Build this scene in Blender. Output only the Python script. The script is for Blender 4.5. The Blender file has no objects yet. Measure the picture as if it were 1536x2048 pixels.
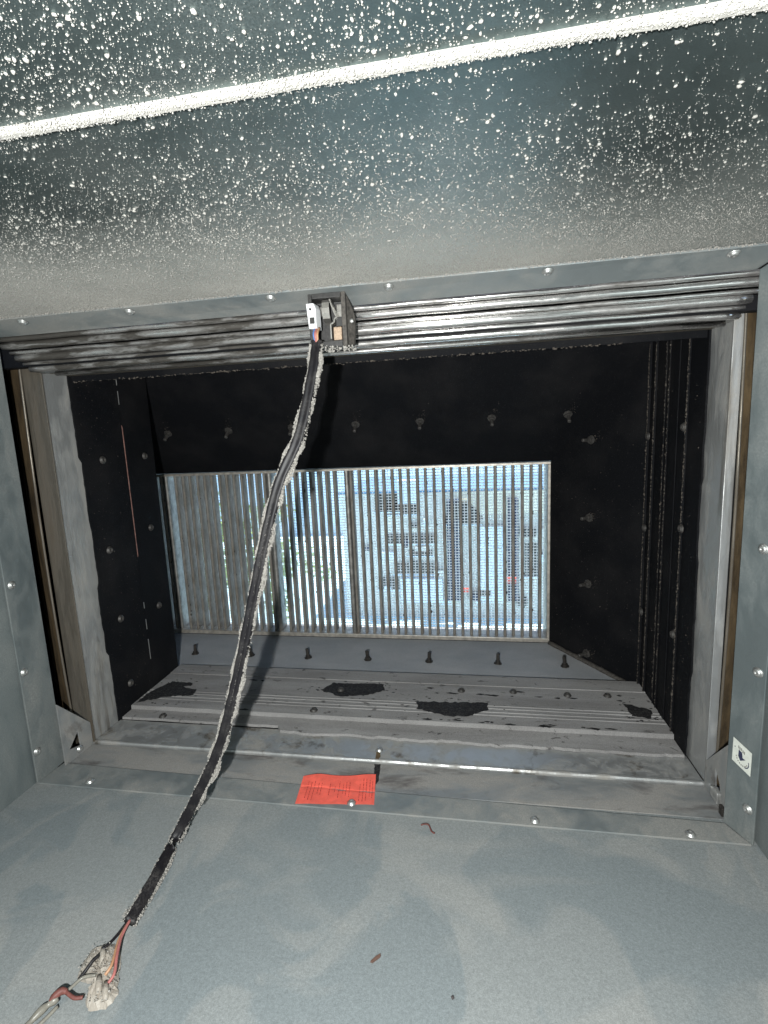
import bpy, bmesh, math, random
import numpy as np
from mathutils import Vector, Matrix

random.seed(7)
rng = np.random.default_rng(11)
scene = bpy.context.scene
COL = scene.collection
R_ = math.radians

# ------------------------------------------------------------------ camera
CAM = Vector((0.0993, -0.3503, 0.3063))
RIGHT = Vector((0.98576433, 0.16238897, -0.04357196))
UP = Vector((0.01753425, 0.15844744, 0.98721171))
FWD = Vector((-0.16721615, 0.97392209, -0.15334447))
cd = bpy.data.cameras.new("camera")
cam = bpy.data.objects.new("camera", cd)
COL.objects.link(cam)
m = Matrix.Identity(4)
for i in range(3):
    m[i][0] = RIGHT[i]; m[i][1] = UP[i]; m[i][2] = -FWD[i]; m[i][3] = CAM[i]
cam.matrix_world = m
cd.sensor_fit = 'VERTICAL'
cd.sensor_height = 36.0
cd.sensor_width = 27.0
cd.lens = 36.0 * 974.86 / 2048.0
cd.clip_start = 0.005
cd.clip_end = 400.0
scene.camera = cam

# ------------------------------------------------------------------ sky, sun, flash lamp
SUN_EL, SUN_AZ = 76.0, 72.0          # high sun outside, just in front of the grille
w = bpy.data.worlds.new("World")
scene.world = w
w.use_nodes = True
wn = w.node_tree
sky = wn.nodes.new("ShaderNodeTexSky")
sky.sky_type = 'NISHITA'
sky.sun_disc = False
sky.sun_elevation = R_(SUN_EL)
sky.sun_rotation = R_(SUN_AZ)
wn.nodes["Background"].inputs[1].default_value = 0.15
wn.links.new(sky.outputs[0], wn.nodes["Background"].inputs[0])

sl = bpy.data.lights.new("sun", 'SUN')
sl.energy = 5.0
sl.angle = R_(0.5)
sl.color = (1.0, 0.96, 0.9)
so = bpy.data.objects.new("sun", sl)
COL.objects.link(so)
sdir = Vector((math.sin(R_(SUN_AZ)) * math.cos(R_(SUN_EL)), math.cos(R_(SUN_AZ)) * math.cos(R_(SUN_EL)), math.sin(R_(SUN_EL))))
so.rotation_euler = sdir.to_track_quat('Z', 'Y').to_euler()

fl = bpy.data.lights.new("phone_flash", 'POINT')
fl.energy = 5.7
fl.shadow_soft_size = 0.004
fl.color = (0.985, 1.0, 0.985)
fo = bpy.data.objects.new("phone_flash", fl)
COL.objects.link(fo)
fo.location = CAM - RIGHT * 0.036 - UP * 0.018 - FWD * 0.05

vs = scene.view_settings
vs.view_transform = 'Standard'
vs.look = 'None'
vs.exposure = 1.2
vs.gamma = 1.0
vs.use_curve_mapping = False

cy = scene.cycles
cy.max_bounces = 5; cy.diffuse_bounces = 2; cy.glossy_bounces = 3; cy.transmission_bounces = 4; cy.transparent_max_bounces = 4
cy.caustics_reflective = False; cy.caustics_refractive = False

# ------------------------------------------------------------------ node helpers
class NT:
    def __init__(s, name):
        s.m = bpy.data.materials.new(name)
        s.m.use_nodes = True
        s.t = s.m.node_tree
        s.b = s.t.nodes["Principled BSDF"]
        s.pos = s.t.nodes.new("ShaderNodeNewGeometry").outputs["Position"]
    def set(s, **k):
        names = dict(color="Base Color", rough="Roughness", metal="Metallic", normal="Normal", spec="Specular IOR Level",
                     trans="Transmission Weight", ior="IOR", alpha="Alpha", coat="Coat Weight", sheen="Sheen Weight")
        for a, v in k.items():
            s.put(s.b.inputs[names[a]], v)
        return s
    def put(s, sock, v):
        if hasattr(v, "is_linked") or isinstance(v, bpy.types.NodeSocket):
            s.t.links.new(v, sock)
        elif isinstance(v, (tuple, list)):
            sock.default_value = (*v, 1.0) if (len(v) == 3 and len(sock.default_value) == 4) else v
        else:
            sock.default_value = v
    def mapping(s, scale=(1, 1, 1), rot=(0, 0, 0), loc=(0, 0, 0)):
        n = s.t.nodes.new("ShaderNodeMapping")
        s.put(n.inputs["Vector"], s.pos)
        n.inputs["Scale"].default_value = scale
        n.inputs["Rotation"].default_value = rot
        n.inputs["Location"].default_value = loc
        return n.outputs[0]
    def noise(s, scale, detail=4, rough=0.55, vec=None, dist=0.0):
        n = s.t.nodes.new("ShaderNodeTexNoise")
        s.put(n.inputs["Vector"], vec or s.pos)
        n.inputs["Scale"].default_value = scale
        n.inputs["Detail"].default_value = detail
        n.inputs["Roughness"].default_value = rough
        n.inputs["Distortion"].default_value = dist
        return n.outputs[0]
    def voro(s, scale, vec=None, out="Color", feature='F1', rand=1.0):
        n = s.t.nodes.new("ShaderNodeTexVoronoi")
        n.feature = feature
        s.put(n.inputs["Vector"], vec or s.pos)
        n.inputs["Scale"].default_value = scale
        n.inputs["Randomness"].default_value = rand
        return n.outputs[out]
    def ramp(s, fac, stops):
        n = s.t.nodes.new("ShaderNodeValToRGB")
        s.put(n.inputs[0], fac)
        e = n.color_ramp.elements
        while len(e) < len(stops):
            e.new(0.5)
        for i, (p, c) in enumerate(stops):
            e[i].position = p
            e[i].color = (c, c, c, 1) if not isinstance(c, (tuple, list)) else (*c, 1)
        return n.outputs[0]
    def mix(s, fac, a, b, mode='MIX'):
        n = s.t.nodes.new("ShaderNodeMix")
        n.data_type = 'RGBA'
        n.blend_type = mode
        s.put(n.inputs[0], fac)
        s.put(n.inputs[6], a if not isinstance(a, (int, float)) else (a, a, a))
        s.put(n.inputs[7], b if not isinstance(b, (int, float)) else (b, b, b))
        return n.outputs[2]
    def math(s, op, a, b=0.0):
        n = s.t.nodes.new("ShaderNodeMath")
        n.operation = op
        s.put(n.inputs[0], a)
        s.put(n.inputs[1], b)
        return n.outputs[0]
    def axis(s, i):
        n = s.t.nodes.new("ShaderNodeSeparateXYZ")
        s.put(n.inputs[0], s.pos)
        return n.outputs[i]
    def bump(s, h, strength=0.3, dist=0.001):
        n = s.t.nodes.new("ShaderNodeBump")
        n.inputs["Strength"].default_value = strength
        n.inputs["Distance"].default_value = dist
        s.put(n.inputs["Height"], h)
        return n.outputs[0]

M = {}
def plain(name, color, rough=0.6, metal=0.0, var=0.15, scale=300, spec=0.5):
    n = NT(name)
    f = n.ramp(n.noise(scale, 3), [(0.3, 1 - var), (0.7, 1 + var)])
    c = n.mix(1.0, color, f, 'MULTIPLY')
    n.set(color=c, rough=rough, metal=metal, spec=spec, normal=n.bump(n.noise(scale * 3, 3), 0.15, 0.0006))
    M[name] = n.m
    return n.m

def galvanised(name, clean, dust, lo, hi, metal=0.6, rough=0.42, patch=9.0, stretch=(1, 1, 1), rot=(0, 0, 0), grain=900, seed=0.0, smear=0.0, grime=None):
    """zinc sheet with spangle under a film of dust that has been wiped in places"""
    n = NT(name)
    v = n.mapping(stretch, rot, (seed, seed * 0.7, seed * 1.3))
    wipe = n.noise(patch, 5, 0.55, v, 0.6)
    wipe2 = n.noise(patch * 3.7, 3, 0.5, v, 1.2)
    mask = n.math('ADD', n.math('MULTIPLY', wipe, 0.7), n.math('MULTIPLY', wipe2, 0.3))
    mask = n.ramp(mask, [(lo, 0.0), (hi, 1.0)])
    fine = n.noise(grain, 4, 0.7)
    mask = n.math('MULTIPLY', mask, n.ramp(fine, [(0.25, 0.6), (0.6, 1.0)]))
    sp = n.voro(120)
    g = n.t.nodes.new("ShaderNodeRGBToBW"); n.put(g.inputs[0], sp)
    spang = n.ramp(g.outputs[0], [(0.0, 0.96), (1.0, 1.04)])
    cc = n.mix(1.0, clean, spang, 'MULTIPLY')
    dc = n.mix(1.0, dust, n.ramp(fine, [(0.25, 0.72), (0.75, 1.22)]), 'MULTIPLY')
    col = n.mix(mask, cc, dc)
    if grime:
        gm = n.ramp(n.noise(grime[1], 6, 0.65, n.mapping(grime[3], (0, 0, 0), (seed + 3, 1, 2)), 0.4), [(grime[2], 0.0), (grime[2] + 0.14, 1.0)])
        col = n.mix(gm, col, grime[0])
    n.set(color=col, metal=n.math('MULTIPLY', n.math('SUBTRACT', 1.0, mask), metal),
          rough=n.mix(mask, rough, 0.92), normal=n.bump(n.math('ADD', n.math('MULTIPLY', fine, 1.0), n.math('MULTIPLY', wipe2, 2.0)), 0.22, 0.0006))
    M[name] = n.m
    return n.m

def floor_mat():
    n = NT("floor_zinc")
    strokes = None
    fine = n.noise(620, 3, 0.75)
    sand = n.noise(1700, 2, 0.6)
    a = n.ramp(n.noise(10.5, 4, 0.5, n.mapping((1.3, 0.8, 1), (0, 0, 0.55), (2.4, 3.1, 0)), 1.1), [(0.47, 0.0), (0.52, 1.0)])
    b = n.ramp(n.noise(9.0, 4, 0.5, n.mapping((0.7, 1.6, 1), (0, 0, -0.35), (7, 1, 0)), 0.6), [(0.50, 0.0), (0.56, 1.0)])
    c = n.ramp(n.noise(3.2, 3, 0.5, n.mapping((1, 1, 1), (0, 0, 0), (4, 4, 0))), [(0.35, 0.0), (0.65, 1.0)])
    m_ = n.math('ADD', n.math('MULTIPLY', a, 0.45), n.math('MULTIPLY', b, 0.35))
    m_ = n.math('ADD', m_, n.math('MULTIPLY', c, 0.2))
    col = n.mix(m_, (0.205, 0.235, 0.243), (0.292, 0.302, 0.292))
    col = n.mix(1.0, col, n.ramp(fine, [(0.25, 0.80), (0.75, 1.18)]), 'MULTIPLY')
    col = n.mix(1.0, col, n.ramp(sand, [(0.3, 0.84), (0.7, 1.16)]), 'MULTIPLY')
    n.set(color=col, rough=n.mix(m_, 0.62, 0.92), spec=0.3, normal=n.bump(fine, 0.35, 0.0007))
    M["floor_zinc"] = n.m
floor_mat()
galvanised("wall_zinc", (0.145, 0.178, 0.184), (0.175, 0.192, 0.188), 0.42, 0.62, 0.5, 0.45, 8.0, (1, 1, 0.5), (0, 0, 0), 1100, 5.0)
galvanised("flange_zinc", (0.23, 0.258, 0.262), (0.29, 0.288, 0.27), 0.4, 0.6, 0.35, 0.42, 14.0, (1, 1, 1), (0, 0, 0), 1100, 9.0)
galvanised("flange_side", (0.165, 0.195, 0.20), (0.19, 0.20, 0.192), 0.42, 0.62, 0.5, 0.4, 12.0, (1.5, 1.5, 0.6), (0, 0, 0), 700, 19.0)
galvanised("sill_zinc", (0.27, 0.285, 0.288), (0.325, 0.312, 0.29), 0.42, 0.56, 0.3, 0.45, 11.0, (0.55, 1.6, 1), (0, 0, 0.25), 1200, 14.0,
           grime=((0.13, 0.12, 0.115), 26, 0.53, (0.5, 1.4, 1)))
galvanised("post_zinc", (0.47, 0.48, 0.475), (0.33, 0.315, 0.285), 0.46, 0.66, 0.6, 0.33, 14.0, (2, 2, 0.6), (0, 0, 0), 700, 21.0, grime=((0.13, 0.105, 0.075), 18, 0.57, (2.4, 2.4, 0.22)))
galvanised("track_zinc", (0.18, 0.16, 0.13), (0.085, 0.068, 0.048), 0.42, 0.6, 0.6, 0.4, 16.0, (3, 3, 0.35), (0, 0, 0), 900, 27.0)

def ceiling_mat():
    n = NT("ceiling_zinc")
    fine = n.noise(1500, 4, 0.7)
    broad = n.noise(9, 4, 0.55)
    sp = n.voro(140)
    g = n.t.nodes.new("ShaderNodeRGBToBW"); n.put(g.inputs[0], sp)
    base = n.mix(1.0, (0.125, 0.168, 0.170), n.ramp(g.outputs[0], [(0.0, 0.92), (1.0, 1.08)]), 'MULTIPLY')
    # dust film, painted paler toward the damper for the glow reflected there
    dust_glow = n.t.nodes.new("ShaderNodeMapRange")
    n.put(dust_glow.inputs[0], n.axis(1)); dust_glow.inputs[1].default_value = -0.13; dust_glow.inputs[2].default_value = 0.0
    dust_glow.inputs[3].default_value = 0.0; dust_glow.inputs[4].default_value = 1.0
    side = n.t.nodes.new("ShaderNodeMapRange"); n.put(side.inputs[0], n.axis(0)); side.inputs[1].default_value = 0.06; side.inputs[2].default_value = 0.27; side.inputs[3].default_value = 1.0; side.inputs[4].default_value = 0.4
    amount = n.math('MULTIPLY', side.outputs[0], n.math('ADD', n.ramp(broad, [(0.35, 0.02), (0.7, 0.22)]), n.math('MULTIPLY', dust_glow.outputs[0], n.ramp(broad, [(0.3, 0.7), (0.65, 1.1)]))))
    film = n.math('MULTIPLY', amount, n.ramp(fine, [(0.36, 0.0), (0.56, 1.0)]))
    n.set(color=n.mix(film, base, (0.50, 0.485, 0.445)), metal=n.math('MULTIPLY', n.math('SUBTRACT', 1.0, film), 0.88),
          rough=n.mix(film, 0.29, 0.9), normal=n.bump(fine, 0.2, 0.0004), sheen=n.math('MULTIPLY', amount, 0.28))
    n.b.inputs["Sheen Roughness"].default_value = 0.45  # sheen strengthens the same painted glow
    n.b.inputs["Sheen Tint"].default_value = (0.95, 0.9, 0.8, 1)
    M["ceiling_zinc"] = n.m
ceiling_mat()

def dust_mat():
    n = NT("dust")
    f = n.noise(900, 4, 0.6)
    n.set(color=n.mix(1.0, (0.33, 0.322, 0.298), n.ramp(f, [(0.25, 0.75), (0.75, 1.1)]), 'MULTIPLY'), rough=1.0, spec=0.05)
    M["dust"] = n.m
    n = NT("dust_grey")
    f = n.noise(900, 4, 0.6)
    n.set(color=n.mix(1.0, (0.45, 0.43, 0.395), n.ramp(f, [(0.25, 0.6), (0.75, 1.15)]), 'MULTIPLY'), rough=1.0, spec=0.05)
    M["dust_grey"] = n.m
    n = NT("dust_brown")
    f = n.noise(700, 4, 0.6)
    n.set(color=n.mix(1.0, (0.12, 0.105, 0.09), n.ramp(f, [(0.25, 0.6), (0.75, 1.2)]), 'MULTIPLY'), rough=1.0, spec=0.05)
    M["dust_brown"] = n.m
dust_mat()

def black_mat():
    n = NT("black_liner")
    speck = n.ramp(n.noise(1300, 2, 0.6), [(0.68, 0.0), (0.76, 1.0)])
    haze = n.ramp(n.noise(14, 5, 0.6), [(0.45, 0.0), (0.8, 1.0)])
    c = n.mix(n.math('MULTIPLY', haze, 0.8), (0.0042, 0.0047, 0.0062), (0.019, 0.018, 0.0185))
    c = n.mix(n.math('MULTIPLY', speck, 0.55), c, (0.16, 0.15, 0.14))
    n.set(color=c, rough=0.7, spec=0.16, normal=n.bump(n.noise(700, 4, 0.7), 0.4, 0.0008))
    M["black_liner"] = n.m
    # the same liner where dust has settled on it (horizontal sheets)
    n = NT("dusty_liner")
    streak = n.noise(22, 6, 0.6, n.mapping((0.35, 2.2, 1), (0, 0, 0), (4, 2, 0)), 0.3)
    fine = n.noise(1200, 4, 0.7)
    spots = n.ramp(n.noise(120, 4, 0.6, n.mapping((0.7, 1.2, 1)), 0.5), [(0.62, 0.0), (0.70, 1.0)])
    dust = n.mix(n.ramp(streak, [(0.35, 0.0), (0.65, 1.0)]), (0.275, 0.268, 0.262), (0.385, 0.378, 0.370))
    dust = n.mix(1.0, dust, n.ramp(fine, [(0.25, 0.65), (0.75, 1.25)]), 'MULTIPLY')
    n.set(color=n.mix(n.math('MULTIPLY', spots, 0.75), dust, (0.05, 0.045, 0.045)), rough=0.95, spec=0.1, normal=n.bump(fine, 0.3, 0.0006))
    M["dusty_liner"] = n.m
    n = NT("hood_floor")
    fine = n.noise(1200, 4, 0.7)
    br = n.noise(16, 5, 0.6, n.mapping((0.8, 1.4, 1)))
    dust = n.mix(n.ramp(br, [(0.35, 0.0), (0.65, 1.0)]), (0.38, 0.40, 0.42), (0.47, 0.48, 0.49))
    n.set(color=n.mix(1.0, dust, n.ramp(fine, [(0.25, 0.7), (0.75, 1.2)]), 'MULTIPLY'), rough=0.95, spec=0.1, normal=n.bump(fine, 0.3, 0.0006))
    M["hood_floor"] = n.m
    n = NT("bare_black")
    f = n.noise(500, 4, 0.7)
    n.set(color=n.mix(n.ramp(f, [(0.45, 0.0), (0.7, 1.0)]), (0.018, 0.018, 0.02), (0.07, 0.068, 0.066)), rough=0.8, spec=0.15)
    M["bare_black"] = n.m
black_mat()

def blade_mat():
    n = NT("curtain_steel")
    v = n.mapping((1.2, 6, 6), (0, 0, 0), (2, 0, 0))
    g = n.noise(14, 6, 0.65, v, 0.3)
    fine = n.noise(900, 4, 0.7, n.mapping((0.25, 1, 1)))
    soot = n.t.nodes.new("ShaderNodeMapRange"); n.put(soot.inputs[0], n.axis(0)); soot.inputs[1].default_value = 0.03; soot.inputs[2].default_value = -0.12; soot.inputs[4].default_value = 0.13
    mask = n.ramp(n.math('ADD', g, soot.outputs[0]), [(0.46, 0.0), (0.66, 1.0)])
    c = n.mix(mask, (0.86, 0.84, 0.82), (0.10, 0.092, 0.082))
    c = n.mix(1.0, c, n.ramp(fine, [(0.25, 0.7), (0.75, 1.15)]), 'MULTIPLY')
    n.set(color=c, metal=n.mix(mask, 0.95, 0.5), rough=n.mix(mask, 0.15, 0.55), normal=n.bump(fine, 0.15, 0.0004))
    M["curtain_steel"] = n.m
    n = NT("rust")
    g = n.noise(40, 6, 0.65, n.mapping((2, 2, 0.6)))
    f = n.noise(700, 4, 0.7)
    c = n.mix(n.ramp(g, [(0.35, 0.0), (0.65, 1.0)]), (0.05, 0.034, 0.018), (0.19, 0.13, 0.065))
    n.set(color=n.mix(n.ramp(f, [(0.6, 0.0), (0.75, 0.6)]), c, (0.25, 0.2, 0.13)), rough=0.75, metal=0.2, normal=n.bump(f, 0.4, 0.0008))
    M["rust"] = n.m
blade_mat()
plain("screw_steel", (0.58, 0.58, 0.56), 0.38, 0.8, 0.25)
plain("dark_bolt", (0.05, 0.045, 0.04), 0.6, 0.5, 0.4)
plain("grey_bolt", (0.09, 0.085, 0.08), 0.55, 0.5, 0.4)
plain("black_plastic", (0.035, 0.034, 0.033), 0.5, 0.0, 0.4, 500)
plain("dusty_plastic", (0.075, 0.068, 0.06), 0.8, 0.0, 0.5, 400)
plain("white_plastic", (0.80, 0.81, 0.82), 0.45, 0.0, 0.04)
plain("spring_steel", (0.60, 0.58, 0.54), 0.3, 0.9, 0.1)
plain("bronze", (0.42, 0.31, 0.22), 0.5, 0.3, 0.25, 600)
def cable_mat():
    n = NT("cable_black")
    f = n.noise(900, 4, 0.7)
    d = n.ramp(n.noise(70, 4, 0.6), [(0.45, 0.0), (0.75, 0.5)])
    film = n.math('MULTIPLY', d, n.ramp(f, [(0.4, 0.0), (0.65, 1.0)]))
    n.set(color=n.mix(film, (0.010, 0.009, 0.011), (0.16, 0.15, 0.14)), rough=n.mix(film, 0.48, 0.9), spec=0.35, normal=n.bump(f, 0.2, 0.0004))
    M["cable_black"] = n.m
cable_mat()
plain("wire_red", (0.42, 0.15, 0.135), 0.5, 0.0, 0.1)
plain("wire_orange", (0.45, 0.25, 0.14), 0.5, 0.0, 0.1)
plain("wire_blue", (0.10, 0.20, 0.45), 0.5, 0.0, 0.1)
plain("wire_dark_red", (0.16, 0.055, 0.045), 0.6, 0.0, 0.3)
plain("wire_grey", (0.21, 0.20, 0.17), 0.35, 0.0, 0.25, 200)
plain("brown_chip", (0.14, 0.08, 0.06), 0.7)
plain("dark_speck", (0.06, 0.05, 0.05), 0.8)
plain("slit_pink", (0.42, 0.24, 0.20), 0.5, 0.4, 0.3)  # pinkish tone of the daylight slit in the sleeve wall
plain("label_red", (0.93, 0.15, 0.105), 0.55, 0.0, 0.12, 160)
plain("label_print", (0.42, 0.018, 0.02), 0.6, 0.0, 0.1)
plain("sticker_white", (0.62, 0.64, 0.58), 0.5, 0.0, 0.08)
plain("sticker_ink", (0.03, 0.035, 0.07), 0.6)
plain("sticker_grey", (0.22, 0.22, 0.20), 0.6, 0.0, 0.4, 3000)
plain("louver_steel", (0.30, 0.29, 0.27), 0.5, 0.5, 0.3, 120)
plain("louver_edge", (0.52, 0.48, 0.42), 0.45, 0.5, 0.25, 150)
plain("mesh_wire", (0.82, 0.90, 0.92), 0.5, 0.0, 0.05)
plain("end_block", (0.10, 0.11, 0.11), 0.6, 0.3)
plain("casing_steel", (0.06, 0.06, 0.06), 0.8)

def vane_mat():
    n = NT("vane_steel")
    f = n.noise(260, 5, 0.7, n.mapping((1, 1, 0.35)))
    g = n.noise(26, 4, 0.6)
    c = n.mix(n.ramp(g, [(0.35, 0.0), (0.65, 1.0)]), (0.24, 0.21, 0.175), (0.34, 0.325, 0.295))
    n.set(color=n.mix(1.0, c, n.ramp(f, [(0.25, 0.6), (0.75, 1.25)]), 'MULTIPLY'), rough=0.75, metal=0.15, normal=n.bump(f, 0.3, 0.0008))
    M["vane_steel"] = n.m
vane_mat()

def pouch_mat():
    n = NT("splice_gel")
    f = n.noise(250, 5, 0.65)
    n.set(color=n.mix(n.ramp(f, [(0.3, 0.0), (0.7, 1.0)]), (0.34, 0.30, 0.25), (0.50, 0.46, 0.40)), rough=0.45, trans=0.15, ior=1.4,
          normal=n.bump(n.noise(500, 4, 0.6), 0.5, 0.001))
    M["splice_gel"] = n.m
pouch_mat()

# outdoors
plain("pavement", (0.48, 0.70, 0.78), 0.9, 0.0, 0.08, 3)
plain("backdrop_sky_blue", (0.17, 0.32, 0.46), 0.7, 0.0, 0.04, 2)  # sky colour for the added backdrop
plain("roof_sky_blue", (0.09, 0.20, 0.33), 0.7, 0.0, 0.05, 2)  # sky colour put on the tan building's roof
plain("tan_block", (0.60, 0.62, 0.58), 0.85, 0.0, 0.12, 4)
plain("dark_glass", (0.03, 0.032, 0.036), 0.25)
plain("blue_paint", (0.012, 0.022, 0.06), 0.5)
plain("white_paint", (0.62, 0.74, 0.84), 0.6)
plain("cream_paint", (0.70, 0.69, 0.55), 0.6)
plain("red_paint", (0.5, 0.07, 0.05), 0.4)
plain("leaf", (0.16, 0.27, 0.035), 0.6, 0.0, 0.4, 3)
plain("bark", (0.09, 0.065, 0.045), 0.9)
plain("tyre", (0.02, 0.02, 0.02), 0.8)

# ------------------------------------------------------------------ mesh helpers
class B:
    def __init__(s):
        s.v = []; s.f = []
    def add(s, vs, fs):
        o = len(s.v)
        s.v += [tuple(map(float, p)) for p in vs]
        s.f += [tuple(i + o for i in f) for f in fs]
        return s
    def box(s, x0, x1, y0, y1, z0, z1):
        return s.add([(x0, y0, z0), (x1, y0, z0), (x1, y1, z0), (x0, y1, z0), (x0, y0, z1), (x1, y0, z1), (x1, y1, z1), (x0, y1, z1)],
                     [(3, 2, 1, 0), (4, 5, 6, 7), (0, 1, 5, 4), (1, 2, 6, 5), (2, 3, 7, 6), (3, 0, 4, 7)])
    def prism(s, poly, d):
        """poly: 3-D outline, d: extrusion vector"""
        n = len(poly); d = Vector(d)
        vs = [Vector(p) for p in poly]; vs += [p + d for p in vs]
        return s.add(vs, [tuple(range(n))[::-1], tuple(range(n, 2 * n))] + [(i, (i + 1) % n, n + (i + 1) % n, n + i) for i in range(n)])
    def extrude_x(s, prof, x0, x1, nx=1, closed=True, wob=0.0):
        """prof: list of (y,z); swept along x"""
        n = len(prof); vs = []; fs = []
        for k in range(nx + 1):
            x = x0 + (x1 - x0) * k / nx
            dy = wob * math.sin(k * 1.7) ; dz = wob * math.sin(k * 0.9 + 1)
            vs += [(x, y + dy, z + dz) for y, z in prof]
        for k in range(nx):
            for i in range(n if closed else n - 1):
                j = (i + 1) % n
                fs.append((k * n + i, k * n + j, (k + 1) * n + j, (k + 1) * n + i))
        if closed:
            fs += [tuple(range(n)), tuple(range(nx * n, nx * n + n))[::-1]]
        return s.add(vs, fs)
    def tube(s, pts, r, n=8, caps=True, flat=1.0):
        pts = [Vector(p) for p in pts]
        rs = r if isinstance(r, (list, tuple)) else [r] * len(pts)
        T = [(pts[min(i + 1, len(pts) - 1)] - pts[max(i - 1, 0)]).normalized() for i in range(len(pts))]
        ref = Vector((0, 0, 1)) if abs(T[0].z) < 0.9 else Vector((0, 1, 0))
        u = T[0].cross(ref).normalized(); vs = []
        for p, t, q in zip(pts, T, rs):
            u = (u - t * u.dot(t)).normalized(); v = t.cross(u)
            vs += [p + (u * math.cos(a) + v * math.sin(a) * flat) * q for a in (2 * math.pi * k / n for k in range(n))]
        fs = [(k * n + i, k * n + (i + 1) % n, (k + 1) * n + (i + 1) % n, (k + 1) * n + i) for k in range(len(pts) - 1) for i in range(n)]
        if caps:
            fs += [tuple(range(n))[::-1], tuple(range((len(pts) - 1) * n, len(pts) * n))]
        return s.add(vs, fs)
    def lathe(s, prof, o, ax, n=12):
        """prof: (radius, height) from the foot up; ends closed"""
        ax = Vector(ax).normalized(); o = Vector(o)
        u = ax.orthogonal().normalized(); v = ax.cross(u); vs = []
        for r, h in prof:
            vs += [o + ax * h + (u * math.cos(a) + v * math.sin(a)) * r for a in (2 * math.pi * k / n for k in range(n))]
        fs = [(k * n + i, k * n + (i + 1) % n, (k + 1) * n + (i + 1) % n, (k + 1) * n + i) for k in range(len(prof) - 1) for i in range(n)]
        fs += [tuple(range(n))[::-1], tuple(range((len(prof) - 1) * n, len(prof) * n))]
        return s.add(vs, fs)

def origin_of(p):
    o = Vector((0, 0, 0))
    while p is not None:
        o += p.location; p = p.parent
    return o
def build(name, b, mat, parent=None, smooth=False, bevel=0.0, seg=2):
    me = bpy.data.meshes.new(name)
    off = origin_of(parent)
    me.from_pydata([tuple(Vector(p) - off) for p in b.v], [], b.f)
    bm = bmesh.new(); bm.from_mesh(me)
    bmesh.ops.recalc_face_normals(bm, faces=bm.faces[:])
    bm.to_mesh(me); bm.free()
    me.materials.append(M[mat])
    if smooth:
        me.polygons.foreach_set("use_smooth", [True] * len(me.polygons))
    o = bpy.data.objects.new(name, me)
    COL.objects.link(o)
    o.parent = parent
    if bevel:
        md = o.modifiers.new("bevel", 'BEVEL'); md.width = bevel; md.segments = seg; md.limit_method = 'ANGLE'
    return o
def tag(o, label=None, cat=None, group=None, kind=None):
    for k, v in (("label", label), ("category", cat), ("group", group), ("kind", kind)):
        if v: o[k] = v
    return o
def thing(name, loc, label, cat, group=None):
    o = bpy.data.objects.new(name, None)
    o.empty_display_size = 0.01
    COL.objects.link(o); o.location = loc
    bpy.context.view_layer.update()
    return tag(o, label, cat, group)
def rep(name, src, parent, loc, rot=None):
    """another copy that shares mesh data; src mesh is modelled about the origin"""
    o = bpy.data.objects.new(name, src)
    COL.objects.link(o); o.parent = parent
    o.location = Vector(loc) - origin_of(parent)
    if rot is not None: o.rotation_euler = rot
    return o
def proto(name, b, mat, smooth=False):
    o = build(name, b, mat, None, smooth); me = o.data
    bpy.data.objects.remove(o)
    return me

ICO = None
def tufts(name, P, Rr, mat, parent=None, squash=None, sub=1, seed=0):
    """thousands of small lumps of dust as one mesh"""
    global ICO
    if sub:
        bm = bmesh.new(); bmesh.ops.create_icosphere(bm, subdivisions=sub, radius=1.0)
        bv = np.array([v.co[:] for v in bm.verts]); bf = np.array([[v.index for v in f.verts] for f in bm.faces]); bm.free()
    else:
        bv = np.array([(1, 0, 0), (-1, 0, 0), (0, 1, 0), (0, -1, 0), (0, 0, 1), (0, 0, -1)], float)
        bf = np.array([(0, 2, 4), (2, 1, 4), (1, 3, 4), (3, 0, 4), (2, 0, 5), (1, 2, 5), (3, 1, 5), (0, 3, 5)])
    P = np.asarray(P, float); n = len(P); Rr = np.asarray(Rr, float)
    g = np.random.default_rng(seed)
    k = 1 + g.uniform(-0.42, 0.42, (n, len(bv), 1))
    sc = g.uniform(0.7, 1.35, (n, 1, 3))
    if squash is not None: sc = sc * np.asarray(squash)[None, None, :]
    V = bv[None] * k * sc * Rr[:, None, None] + P[:, None, :] - np.array(origin_of(parent))[None, None]
    F = (bf[None] + (np.arange(n) * len(bv))[:, None, None]).reshape(-1, 3)
    me = bpy.data.meshes.new(name)
    me.vertices.add(n * len(bv)); me.vertices.foreach_set("co", V.reshape(-1).astype(np.float32))
    nf = len(F)
    me.loops.add(nf * 3); me.loops.foreach_set("vertex_index", F.reshape(-1).astype(np.int32))
    me.polygons.add(nf); me.polygons.foreach_set("loop_start", np.arange(0, nf * 3, 3, dtype=np.int32))
    me.update(calc_edges=True); me.validate()
    me.materials.append(M[mat])
    o = bpy.data.objects.new(name, me); COL.objects.link(o); o.parent = parent
    o["kind"] = "stuff"
    return o

def spline(pts, n):
    """Catmull-Rom through pts"""
    p = [np.array(q, float) for q in pts]; p = [2 * p[0] - p[1]] + p + [2 * p[-1] - p[-2]]; out = []
    for i in range(1, len(p) - 2):
        for k in range(n):
            t = k / n
            out.append(0.5 * ((2 * p[i]) + (-p[i - 1] + p[i + 1]) * t + (2 * p[i - 1] - 5 * p[i] + 4 * p[i + 1] - p[i + 2]) * t * t + (-p[i - 1] + 3 * p[i] - 3 * p[i + 1] + p[i + 2]) * t ** 3))
    out.append(p[-2]); return [tuple(q) for q in out]

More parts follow.
